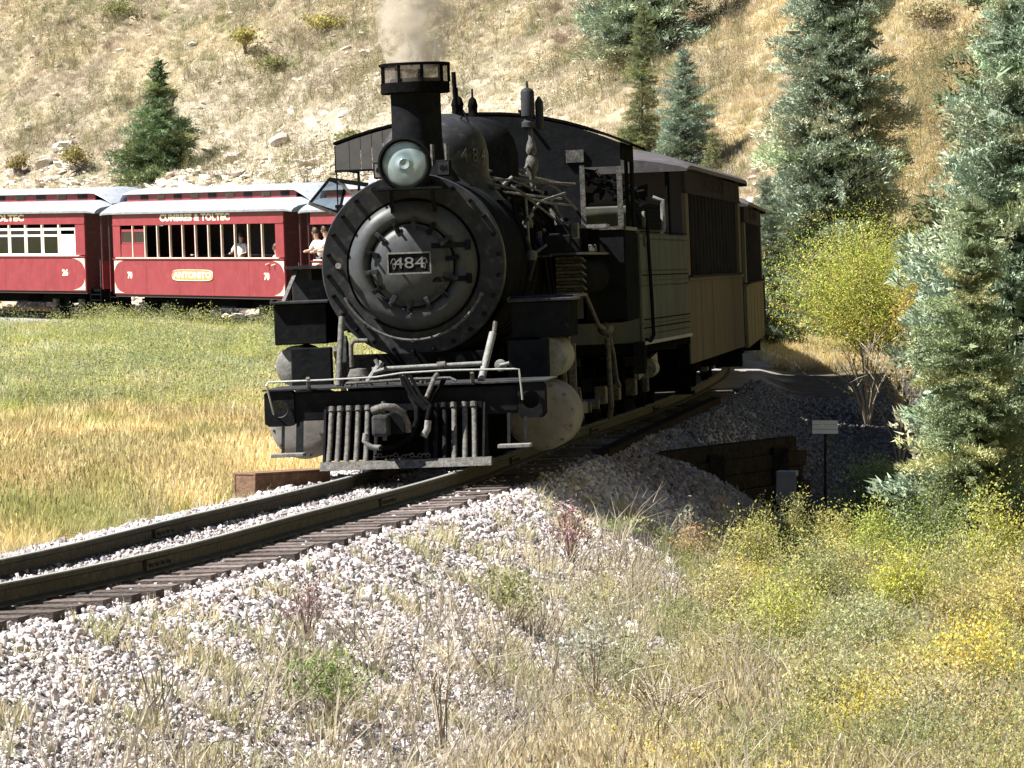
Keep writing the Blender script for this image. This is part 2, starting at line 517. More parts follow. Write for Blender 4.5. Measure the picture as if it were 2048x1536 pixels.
def terrain(X, Y, fine=True):
    X, Y = np.ravel(np.asarray(X, float)), np.ravel(np.asarray(Y, float))
    U, TY = near_track(X, Y)
    zt = track_z(TY)
    bed = zt - 0.175
    n1 = fbm(X * 0.35, Y * 0.25, 3, 4) - 0.5
    n2 = fbm(X * 1.7, Y * 1.3, 9, 4) - 0.5
    n3 = fbm(X * 0.08, Y * 0.08, 21, 3) - 0.5
    # outer side
    fr = np.interp(TY, [0, 20, 32, 58, 70, 82, 92, 104, 115, 150, 210], [0.2, -0.5, -1.35, -1.42, -1.35, -0.85, -0.45, -0.12, 0.1, 0.15, 0.4])
    fr = fr + n1 * 0.35 + n2 * 0.08 + 0.02 * np.clip(U - 4, 0, 30)
    right = smax(bed - 0.52 * np.maximum(U - 1.2, 0), fr, 0.25)
    right = right - 0.95 * np.exp(-(((Y - 69.5) / 5.0) ** 2)) * np.clip((U - 1.4) / 1.0, 0, 1) * np.clip((6.5 - X) / 1.5, 0, 1)
    # inner side
    fl = np.interp(TY, [0, 30, 60, 95, 150, 210], [-0.35, -0.38, -0.4, -0.3, -0.05, 0.3]) + n1 * 0.22 + n2 * 0.07
    left = smax(bed - 0.45 * np.maximum(-U - 1.2, 0), fl, 0.12)
    h = np.where(U > 0, right, left)
    # hill outside the far half of the loop
    u0 = np.interp(TY, [0, 66, 80, 92, 104, 116, 130, 150, 190], [34, 30, 17, 9, 6.5, 5.0, 3.6, 3.0, 3.0]) + n3 * 1.5
    w = np.maximum(U - u0, 0)
    steep = np.interp(TY, [100, 125], [0.30, 1.15])
    cap = 2.3
    hill = np.where(w < cap, steep * w, steep * cap + 0.52 * (w - cap))
    hill = hill * (1 + 0.25 * n3) + np.clip(w / 3, 0, 1) * (n1 * 1.1 + n2 * 0.45)
    hill = np.where(hill > 60, 60 + 0.2 * (hill - 60), hill)
    h = h + np.where(w > 0, hill, 0)
    # rising ground behind the camera and unseen ridges added to block sky light
    h = h + np.clip((14 - Y) / 14, 0, 1) * 0.5
    r1 = np.clip(-10 - Y + 0.15 * X, 0, 400)
    r2 = np.clip(X - 34 + 0.1 * (60 - Y), 0, 400)
    blocker_ridge = np.sqrt(r1 ** 2 + r2 ** 2)
    h = h + np.minimum(blocker_ridge * 0.75, 95) * (1 + 0.5 * n3)
    return h, U, TY

def proj(P):
    P = np.asarray(P, float)
    return 1024 + P[..., 0] / P[..., 1] * FPX, YHOR - (P[..., 2] - CAMH) / P[..., 1] * FPX

def hit(px, py, d0=28.0, d1=320.0):
    """the point of the ground that stands behind a given place of the photograph"""
    d = np.linspace(d0, d1, 1600)
    X = (px - 1024) / FPX * d
    Z = CAMH - (py - YHOR) / FPX * d
    h, _, _ = terrain(X, d)
    i = np.argmax(h >= Z)
    return float(X[i]), float(d[i]), float(h[i])

C_TAN = np.array([0.40, 0.335, 0.24]); C_PALE = np.array([0.60, 0.54, 0.43]); C_GOLD = np.array([0.47, 0.37, 0.165])
C_GREEN = np.array([0.20, 0.23, 0.07]); C_OLIVE = np.array([0.23, 0.215, 0.115]); C_STRAW = np.array([0.52, 0.43, 0.26])
C_YG = np.array([0.38, 0.39, 0.095]); C_SAGE = np.array([0.33, 0.36, 0.22]); C_BAL = np.array([0.34, 0.325, 0.32]); C_BROWN = np.array([0.18, 0.125, 0.09])
def mixc(a, b, t):
    t = np.clip(t, 0, 1)[:, None]
    return a * (1 - t) + b * t
def ground_colour(X, Y, U, TY):
    n = fbm(X * 0.5, Y * 0.35, 31, 4)
    n2 = fbm(X * 1.3, Y * 0.8, 41, 4)
    n3 = fbm(X * 4, Y * 3, 51, 3)
    # inner meadow
    c = np.tile(C_GOLD, (len(X), 1)) * (0.8 + 0.4 * n2[:, None])
    c = mixc(c, C_GREEN * 1.4, np.clip((n - 0.56) * 5, 0, .7))
    edge = 78 + (X + 5) * 2.6 + (n2 - 0.5) * 14
    far = mixc(np.tile(C_SAGE, (len(X), 1)), C_YG, (n - 0.42) * 5)
    far = mixc(far, C_STRAW, (n2 - 0.55) * 6)
    c = mixc(c, far, (Y - edge) / 5)
    near = (-U < 2.6 + 1.6 * (n2 - 0.5)) & (U < 0) & (Y < 41)
    c = np.where(near[:, None], mixc(c, C_GREEN * 1.25, (n2 - 0.33) * 5), c)
    # outer side near the line
    o = mixc(np.tile(C_TAN, (len(X), 1)), C_OLIVE, (n2 - 0.45) * 5)
    o = mixc(o, C_YG, np.clip((X - 1.2) / 2.5, 0, 1) * (0.35 + n) * (Y < 66) )
    o = mixc(o, C_STRAW, (n3 - 0.5) * 4)
    o = mixc(o, C_GOLD * 1.05, (Y - 92) / 8)
    shade_dirt = np.clip((U - .5) * 2, 0, 1) * np.clip((6.3 - U + (n2 - .5) * 2), 0, 1) * np.clip((Y - 58) / 4, 0, 1) * np.clip((103 - Y) / 4, 0, 1)  # mask for soil darkened to paint in the shade beside the coaches
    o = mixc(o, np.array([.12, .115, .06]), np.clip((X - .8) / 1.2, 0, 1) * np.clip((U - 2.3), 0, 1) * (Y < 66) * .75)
    o = mixc(o, np.array([.075, .07, .07]), shade_dirt * .95)
    c = np.where((U > 0)[:, None], o, c)
    # hill
    u0 = np.interp(TY, [0, 66, 80, 92, 104, 116, 130, 150, 190], [34, 30, 17, 9, 6.5, 5.0, 3.6, 3.0, 3.0])
    w = U - u0
    hc = mixc(np.tile(C_TAN, (len(X), 1)), np.array([.53, .445, .29]), (n - 0.35) * 3)
    hc = mixc(hc, C_OLIVE * 1.1, (n2 - 0.58) * 7)
    hc = mixc(hc, C_BROWN * 1.3, (0.36 - n2) * 7)
    pale = np.clip(1.7 - w / 8.5, 0, 1) * np.clip((4 - X) / 5, 0, 1) * np.clip((X + 15) / 4, .25, 1) * np.clip((n3 - 0.1) * 4, 0, 1)
    hc = mixc(hc, C_PALE, pale * 1.1)
    hc = mixc(hc, np.array([.56, .44, .22]), np.clip((X - 4) / 5, 0, 1) * np.clip((n + 0.1), 0, 1))
    c = np.where((w > 0)[:, None], hc, c)
    blocker_forest = np.clip(np.maximum(-14 - Y, X - 36) / 6, 0, 1)
    c = mixc(c, np.array([.045, .06, .03]), blocker_forest)  # dark wooded tone for the added light-blocking ridges
    # ballast
    wid = 1.35 + np.where(U > 0, np.interp(TY, [26, 32, 46, 62, 75, 88], [2.1, 2.3, 2.0, 1.7, 0.9, 0.25]), 0.25) + (n2 - 0.5) * 1.6
    bt = np.clip((wid - np.abs(U)) / 0.25, 0, 1)
    c = mixc(c, C_BAL * (0.85 + 0.3 * n3[:, None]), bt)
    c = mixc(c, np.array([.10, .10, .108]), .85 * np.clip((Y - 52.5) / 3, 0, 1) * np.clip((U - .9) * 3, 0, 1) * np.clip((4.2 - X) * 2, 0, 1) * (Y < 64))  # bank beside the engine greyed darker, painting the train's shade into the ground
    return c, bt, w

def build_ground():
    xs = np.concatenate([np.linspace(-400, -60, 16)[:-1], np.linspace(-60, -18, 50)[:-1], np.arange(-18, 18, 0.24), np.linspace(18, 60, 50), np.linspace(60, 400, 12)[1:]])
    ys = np.concatenate([np.linspace(-200, 0, 26)[:-1], np.linspace(0, 24, 30)[:-1], np.arange(24, 76, 0.2), np.arange(76, 215, 0.5), np.linspace(215, 300, 60), np.linspace(300, 900, 25)[1:]])
    GX, GY = np.meshgrid(xs, ys)
    h, U, TY = terrain(GX, GY)
    c, bt, w = ground_colour(GX.ravel(), GY.ravel(), U, TY)
    nx, ny = len(xs), len(ys)
    V = np.stack([GX.ravel(), GY.ravel(), h], 1)
    i = np.arange(nx * ny).reshape(ny, nx)
    F = np.stack([i[:-1, :-1].ravel(), i[:-1, 1:].ravel(), i[1:, 1:].ravel(), i[1:, :-1].ravel()], 1)
    m = bpy.data.materials.new("ground_earth_and_dry_grass")
    nt, b = nt_of(m)
    L = nt.links
    a = nt.nodes.new("ShaderNodeAttribute"); a.attribute_name = "col"
    tc = nt.nodes.new("ShaderNodeTexCoord")
    n = nt.nodes.new("ShaderNodeTexNoise"); n.inputs['Scale'].default_value = 2.3; n.inputs['Detail'].default_value = 12; n.inputs['Roughness'].default_value = 0.75
    L.new(tc.outputs['Object'], n.inputs[0])
    mr = nt.nodes.new("ShaderNodeMapRange"); mr.inputs[1].default_value = 0.35; mr.inputs[2].default_value = 0.65; mr.inputs[3].default_value = 0.55; mr.inputs[4].default_value = 1.35
    L.new(n.outputs[0], mr.inputs[0])
    vm = nt.nodes.new("ShaderNodeVectorMath"); vm.operation = 'SCALE'
    L.new(a.outputs['Color'], vm.inputs[0]); L.new(mr.outputs[0], vm.inputs['Scale'])
    L.new(vm.outputs[0], b.inputs['Base Color'])
    b.inputs['Roughness'].default_value = 0.95
    b.inputs['Specular IOR Level'].default_value = 0.1
    nb = nt.nodes.new("ShaderNodeTexNoise"); nb.inputs['Scale'].default_value = 5; nb.inputs['Detail'].default_value = 10; nb.inputs['Roughness'].default_value = 0.75
    L.new(tc.outputs['Object'], nb.inputs[0])
    bp = nt.nodes.new("ShaderNodeBump"); bp.inputs['Strength'].default_value = 0.9; bp.inputs['Distance'].default_value = 0.12
    L.new(nb.outputs[0], bp.inputs['Height']); L.new(bp.outputs[0], b.inputs['Normal'])
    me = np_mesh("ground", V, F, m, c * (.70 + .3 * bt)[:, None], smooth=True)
    o = link_mesh("ground", me)
    tag(o, kind='structure')
build_ground()

# ------------------------------------------------------------------ track
track = empty("railway_track", kind='structure')
def banked(s, off, z):
    p, d = path_at(s), path_dir(s)
    nrm = np.array([d[1], -d[0]])
    q = p + nrm * (off * math.cos(BANK) - z * math.sin(BANK))
    return (q[0], q[1], float(track_z(p[1])) + z * math.cos(BANK) + off * math.sin(BANK))
S0 = float(np.interp(31.0, PATH[:, 1], ARC))
SBEAM = float(np.interp(49.0, PATH[:, 1], ARC))
RAILP = [(-.065, -.14), (.065, -.14), (.065, -.128), (.012, -.112), (.010, -.045), (.034, -.032), (.034, -.004), (.026, 0), (-.026, 0), (-.034, -.004), (-.034, -.032), (-.010, -.045), (-.012, -.112), (-.065, -.128)]
def rail_piece(s0, s1, off):
    n = max(2, int((s1 - s0) / 1.0) + 1)
    mb = MB()
    k = len(RAILP)
    for i in range(n):
        s = s0 + (s1 - s0) * i / (n - 1)
        for a, b in RAILP:
            mb.v.append(banked(s, off + a, b))
    for i in range(n - 1):
        for j in range(k):
            mb.f.append((i * k + j, i * k + (j + 1) % k, (i + 1) * k + (j + 1) % k, (i + 1) * k + j))
    mb.f.append(tuple(range(k)))
    mb.f.append(tuple((n - 1) * k + j for j in range(k)))
    top = MB()                                  # the worn running surface, a thin skin on the head
    for i in range(n):
        s = s0 + (s1 - s0) * i / (n - 1)
        for a, b in ((-.025, .0015), (.025, .0015), (.025, .003), (-.025, .003)):
            top.v.append(banked(s, off + a, b))
    for i in range(n - 1):
        for j in range(4):
            top.f.append((i * 4 + j, i * 4 + (j + 1) % 4, (i + 1) * 4 + (j + 1) % 4, (i + 1) * 4 + j))
    rail = mb.build("rail", M['rail'], track)
    top.build("rail_head", M['railtop'], rail)
s = S0 - 18.0
while s < ARC[-1] - 30:
    for off, ph in ((-0.49, 0.0), (0.49, 4.5)):
        a = s + ph
        rail_piece(a + 0.006, a + 9.1 - 0.006, off)
        if a < S0 + 45:
            for sd in (-1, 1):                  # fishplates with bolts at the joint
                pb = banked(a, off + sd * 0.026, -0.075); pa = banked(a - 0.3, off + sd * 0.026, -0.075); pc = banked(a + 0.3, off + sd * 0.026, -0.075)
                q = MB().bar(pa, pc, 0.022, 0.07)
                for t in (0.1, 0.35, 0.65, 0.9):
                    c = Vector(pa).lerp(Vector(pc), t)
                    dd = path_dir(a); nn = Vector((dd[1], -dd[0], 0)) * sd
                    q.tube([c, c + nn * 0.045], 0.014, 6)
                q.build("fishplate", M['rail'], track)
    s += 9.1
tie_me = []
for k in range(4):
    q = MB()
    rr = random.Random(k)
    hw = 0.105 + 0.012 * rr.random()
    n = 9
    ring = []
    for i in range(n):
        x = -1.0 + 2.0 * i / (n - 1)
        jx = [rr.uniform(-.012, .012) for _ in range(4)]
        q.v += [(x, -hw + jx[0], -.30), (x, hw + jx[1], -.30), (x, hw + jx[2], -.142 + jx[0] * .5), (x, -hw + jx[3], -.142 + jx[1] * .5)]
    for i in range(n - 1):
        for j in range(4):
            q.f.append((i * 4 + j, i * 4 + (j + 1) % 4, i * 4 + 4 + (j + 1) % 4, i * 4 + 4 + j))
    q.f += [(0, 1, 2, 3), ((n - 1) * 4, (n - 1) * 4 + 1, (n - 1) * 4 + 2, (n - 1) * 4 + 3)]
    me = bpy.data.meshes.new("sleeper")
    me.from_pydata(q.v, [], q.f)
    me.update()
    me.materials.append(M['tie'])
    tie_me.append(me)
s = S0 - 8.0
while s < S0 + 118:
    p, d = path_at(s), path_dir(s)
    if s < SBEAM + 36 or s > SBEAM + 94:
        o = link_mesh("sleeper", random.choice(tie_me), track)
        o.location = (p[0], p[1], float(track_z(p[1])))
        o.rotation_euler = (0, -BANK * 0.9, math.atan2(-d[0], d[1]) + random.uniform(-.03, .03))
        o.scale = (random.uniform(0.97, 1.08), 1, 1)
    s += random.uniform(0.46, 0.56)

# ------------------------------------------------------------------ locomotive
TH, LEAN = R(4.7), R(2.2)
LOC0 = Vector((-0.955, 49.0, 0.0))
loco = empty("steam_locomotive", LOC0, (0, -LEAN, -TH), "black narrow gauge steam locomotive with round smokebox front and headlight", "locomotive")
BX = -0.06                                     # boiler centre line
BZ = 1.98
K, G, W = M['black'], M['graphite'], M['worn']

def boiler_parts():
    q = MB()
    q.lathe([(0.0, 1.62), (0.62, 1.62), (0.66, 1.5), (0.895, 1.48), (0.905, 1.5), (0.905, 1.62), (0.885, 1.63), (0.885, 3.7), (0.90, 3.72), (0.90, 3.78), (0.885, 3.8)], (BX, 0, BZ), 'y', 72)
    q = MB().lathe([(0.0, 1.62), (0.62, 1.62), (0.66, 1.5), (0.895, 1.48), (0.905, 1.5), (0.905, 1.62), (0.885, 1.63)], (BX, 0, BZ), 'y', 72)  # beyond the engine front, shade is painted into the stone colour
    sm = q.build("smokebox_front", G, loco, smooth=30)
    MB().lathe([(0.884, 1.632), (0.884, 3.7), (0.90, 3.72), (0.90, 3.78), (0.885, 3.8)], (BX, 0, BZ), 'y', 72).build("smokebox", K, loco, smooth=30)
    # bolts round the rim of the smokebox front
    bm_ = MB().lathe([(0, -0.125), (0.013, -0.122), (0.014, -0.035), (0.023, -0.033), (0.025, 0.0)], (0, 0, 0), 'y', 8)
    first = None
    for k in range(26):
        a = R(k * 360 / 26 + 5)
        loc = (BX + 0.845 * math.cos(a), 1.485, BZ + 0.845 * math.sin(a))
        if first is None:
            first = bm_.build("bolt", K, sm, smooth=True, loc=loc)
        else:
            o = first.copy(); COL.objects.link(o); o.parent = sm; o.location = loc
    # raised dished front ring and door
    q = MB().lathe([(0.635, 1.475), (0.63, 1.44), (0.60, 1.40), (0.55, 1.365), (0.50, 1.355), (0.46, 1.365), (0.43, 1.39), (0.42, 1.42), (0.415, 1.45)], (BX, 0, BZ), 'y', 64)
    fr = q.build("front_ring", M['graphite_light'], loco, smooth=60)
    q = MB().lathe([(0.0, 1.285), (0.12, 1.288), (0.24, 1.305), (0.33, 1.34), (0.365, 1.36), (0.375, 1.375), (0.405, 1.38), (0.41, 1.43)], (BX, 0, BZ), 'y', 64)
    door = q.build("smokebox_door", M['graphite_light'], loco, smooth=60)
    for k in range(14):                        # dogs clamping the door
        a = R(k * 360 / 14 + 8)
        c, s_ = math.cos(a), math.sin(a)
        q = MB()
        q.bar((BX + 0.34 * c, 1.335, BZ + 0.34 * s_), (BX + 0.47 * c, 1.335, BZ + 0.47 * s_), 0.045, 0.03, (0, 1, 0))
        q.tube([(BX + 0.425 * c, 1.37, BZ + 0.425 * s_), (BX + 0.425 * c, 1.27, BZ + 0.425 * s_)], 0.014, 8)
        q.build("door_dog", G if k % 2 else K, door, bevel=0.004)
    # number plate
    q = MB().box(-0.285 , 0.145, 1.19, 1.205, 1.895, 2.105)
    pl = q.build("number_plate", K, loco, bevel=0.003)
    q = MB()
    for (x0, x1, z0, z1) in ((-0.285, 0.145, 2.092, 2.108), (-0.285, 0.145, 1.892, 1.908), (-0.285, -0.272, 1.909, 2.091), (0.132, 0.145, 1.909, 2.091)):
        q.box(x0, x1, 1.180, 1.189, z0, z1)
    q.build("plate_rim", M['pale'], pl)
    for x in (-0.22, 0.08):
        MB().tube([(x, 1.206, 2.0), (x, 1.31, 2.0)], 0.012, 8).build("plate_bracket", K, pl)
    text("484", 0.155, frame_mtx((-0.07, 1.186, 1.998), (1, 0, 0), (0, 0, 1)), M['pale'], pl, "plate_number", xs=1.35, ext=0.003)
    for sx in (-1, 1):                         # scroll flourish either side of the number
        pts = [(-0.07 + sx * (0.15 + 0.028 * math.cos(t) * (1 - t / 9)), 1.185, 1.995 + 0.05 * math.sin(t)) for t in np.linspace(0, 6.5, 22)]
        MB().tube(pts, 0.003, 5).build("scroll", M['pale'], pl)
    # hand rail bent round the front
    pts = [(BX + 0.735 * math.cos(a), 1.36, BZ + 0.735 * math.sin(a)) for a in np.linspace(R(-155), R(-25), 36)]
    hr = T("handrail", M['worn'], loco, pts, 0.014, 8)
    for a in (R(-155), R(-128), R(-92), R(-58), R(-25)):
        T("handrail_post", M['worn'], hr, [(BX + 0.735 * math.cos(a), 1.35, BZ + 0.735 * math.sin(a)), (BX + 0.745 * math.cos(a), 1.48, BZ + 0.745 * math.sin(a))], 0.02, 8)
    # hinge strap and pipe run on the front
    for z in (2.16, 1.83):
        q = MB().bar((BX + 0.2, 1.32, z), (BX + 0.56, 1.36, z), 0.05, 0.02, (0, 1, 0))
        q.tube([(BX + 0.56, 1.35, z - 0.05), (BX + 0.56, 1.35, z + 0.05)], 0.028, 10)
        q.build("hinge", K, door, bevel=0.003)
    T("marker_knob", M['pale'], loco, [(-0.78, 1.46, 1.99), (-0.78, 1.30, 2.0)], 0.03, 12)
    # boiler barrel, firebox
    q = MB().lathe([(0.89, 3.8), (0.90, 6.6), (0.985, 7.4), (0.985, 9.05), (0.3, 9.05)], (BX, 0, BZ), 'y', 64)
    br = q.build("boiler", K, loco, smooth=35)
    for y in (4.3, 5.1, 5.9, 6.6, 7.45, 8.3):
        r_ = 0.905 if y < 7 else 0.992
        MB().lathe([(r_, y), (r_ + .012, y + .005), (r_ + .012, y + .055), (r_, y + .06)], (BX, 0, BZ), 'y', 64).build("boiler_band", M['soot'], br, smooth=True)
    # firebox sides and ash pan
    q = MB().prism([(-0.95, 1.7), (0.83, 1.7), (0.78, 0.95), (-0.9, 0.95)], 7.3, 10.2)
    q.build("firebox", M['soot'], loco, bevel=0.02)
    # stack
    q = MB().lathe([(0.42, 2.80), (0.36, 2.90), (0.28, 3.0), (0.258, 3.08), (0.25, 3.3), (0.25, 3.84), (0.235, 3.84), (0.22, 3.0)], (BX, 2.35, 0), 'z', 48)
    st = q.build("stack", K, loco, smooth=35)
    st['label'] = "tall smokestack with sunlit lower half"
    cb = empty("spark_arrestor", kind=None); cb.parent = loco
    q = MB().lathe([(0.245, 3.69), (0.335, 3.69), (0.345, 3.70), (0.345, 3.80), (0.333, 3.80), (0.333, 3.705)], (BX, 2.35, 0), 'z', 48)
    q.build("basket_band", M['soot'], cb, smooth=35)
    q = MB().lathe([(0.335, 3.965), (0.355, 3.965), (0.358, 3.99), (0.335, 3.995), (0.2, 4.0), (0.2, 3.985), (0.335, 3.965)], (BX, 2.35, 0), 'z', 48)
    q.build("basket_rim", M['soot'], cb, smooth=35)
    for k in range(9):
        a = R(k * 40 + 8)
        x, y = BX + 0.338 * math.cos(a), 2.35 + 0.338 * math.sin(a)
        MB().bar((x, y, 3.80), (x, y, 3.966), 0.03, 0.014).build("basket_post", M['soot'], cb)
    MB().lathe([(0.328, 3.8), (0.328, 3.967)], (BX, 2.35, 0), 'z', 48).build("basket_screen", M['screen'], cb, smooth=True)
    # headlight on its bracket
    hx, hz = -0.06, 2.965
    q = MB().lathe([(0.0, 1.42), (0.16, 1.42), (0.235, 1.34), (0.25, 1.12), (0.258, 1.02), (0.262, 1.0), (0.225, 0.995), (0.22, 1.02)], (hx, 0, hz), 'y', 48)
    hl = q.build("headlight", K, loco, smooth=35)
    MB().lathe([(0.0, 1.0), (0.05, 0.985), (0.058, 0.998), (0.1, 1.0), (0.21, 1.012), (0.22, 1.02)], (hx, 0, hz), 'y', 40).build("lens", M['lens'], hl, smooth=60)
    MB().lathe([(0.22, 0.992), (0.24, 0.985), (0.25, 0.998)], (hx, 0, hz), 'y', 48).build("lens_ring", M['soot'], hl, smooth=True)
    q = MB().box(-0.38, 0.30, 0.97, 1.55, 2.715, 2.735)
    q.bar((-0.2, 1.0, 2.72), (-0.24, 1.47, 2.45), 0.04, 0.02).bar((0.2, 1.0, 2.72), (0.18, 1.47, 2.45), 0.04, 0.02)
    q.build("headlight_bracket", K, loco)
    # number boards beside the headlight
    for x0, x1, y, mm in ((-0.42, -0.30, 1.5, M['pale']), (0.20, 0.34, 1.5, M['graphite'])):
        q = MB().box(x0, x1, y, y + 0.16, 2.84, 3.0)
        bd = q.build("number_board", K, loco, bevel=0.006)
        MB().box(x0 + .015, x1 - .015, y - .006, y - .001, 2.855, 2.985).build("board_face", mm, bd)
        text("484", 0.085, frame_mtx(((x0 + x1) / 2, y - .008, 2.92), (1, 0, 0), (0, 0, 1)), K, bd, "board_number", xs=0.62, ext=0.001)
    for x in (0.16, 0.30):
        T("class_lamp_bracket", M['worn'], loco, [(x, 1.6, 2.95), (x, 1.6, 3.16)], 0.02, 8)
    # domes
    for (y, r_, top, nm) in ((4.15, 0.55, 3.53, "sand_dome"), (6.5, 0.67, 3.56, "steam_dome")):
        q = MB().lathe([(r_ + 0.16, 2.62), (r_ + 0.05, 2.76), (r_, 2.9), (r_, top - 0.42), (r_ - 0.035, top - 0.26), (r_ - 0.11, top - 0.13), (r_ - 0.22, top - 0.05), (r_ * 0.4, top), (0, top + 0.01)], (BX, y, 0), 'z', 48)
        d = q.build(nm, M['graphite'] if nm == "sand_dome" else K, loco, smooth=50)
        if nm == "sand_dome":
            T("dome_handle", K, d, [(BX + .3, y - .2, top - .06), (BX + .33, y - .22, top + .02), (BX + .38, y - .24, top - .1)], 0.012, 6)
    # lettering 484 bent round the sand dome's flank
    for k, ch in enumerate("484"):
        a = R(-52 + k * 15)
        p = (BX + 0.558 * math.cos(a), 4.15 + 0.558 * math.sin(a), 3.08)
        text(ch, 0.2, frame_mtx(p, (-math.sin(a), math.cos(a), 0), (0, 0, 1)), M['graphite_light'], loco, "dome_digit", xs=0.9, ext=0.002)
    # safety valves, pipe and whistle
    for (x, y, r_, z0, z1) in ((-0.03, 6.55, 0.062, 3.53, 3.80), (0.135, 6.55, 0.05, 3.53, 3.78)):
        q = MB().lathe([(r_ * 1.25, z0), (r_ * 1.25, z0 + .05), (r_, z0 + .07), (r_, z1 - .12), (r_ * 1.15, z1 - .1), (r_ * 0.8, z1 - .03), (r_ * 0.25, z1), (r_ * .2, z1 + .09), (0, z1 + .09)], (x, y, 0), 'z', 20)
        q.build("safety_valve", M['soot'], loco, smooth=40)
    T("generator_exhaust_pipe", M['soot'], loco, [(0.135, 4.6, 3.4), (0.13, 4.6, 3.7), (0.12, 4.6, 3.98)], 0.024, 10)
    q = MB().lathe([(0.04, 3.42), (0.075, 3.45), (0.075, 3.50), (0.05, 3.52), (0.045, 3.55), (0.075, 3.57), (0.075, 3.83), (0.06, 3.86), (0.015, 3.88), (0.012, 3.95), (0, 3.95)], (0.68, 7.2, 0), 'z', 20)
    q.lathe([(0.035, 3.42), (0.045, 3.5), (0.045, 3.72), (0.012, 3.78), (0, 3.78)], (0.80, 7.25, 0), 'z', 14)
    q.build("whistle", M['graphite'], loco, smooth=40)
    q = MB().lathe([(0.03, 2.8), (0.03, 2.92), (0.06, 2.97), (0.075, 3.03), (0.06, 3.10), (0.035, 3.14), (0.06, 3.18), (0.05, 3.26), (0.025, 3.32), (0.025, 3.45)], (0.70, 7.2, 0), 'z', 16)
    q.build("whistle_valve", W, loco, smooth=40)
boiler_parts()

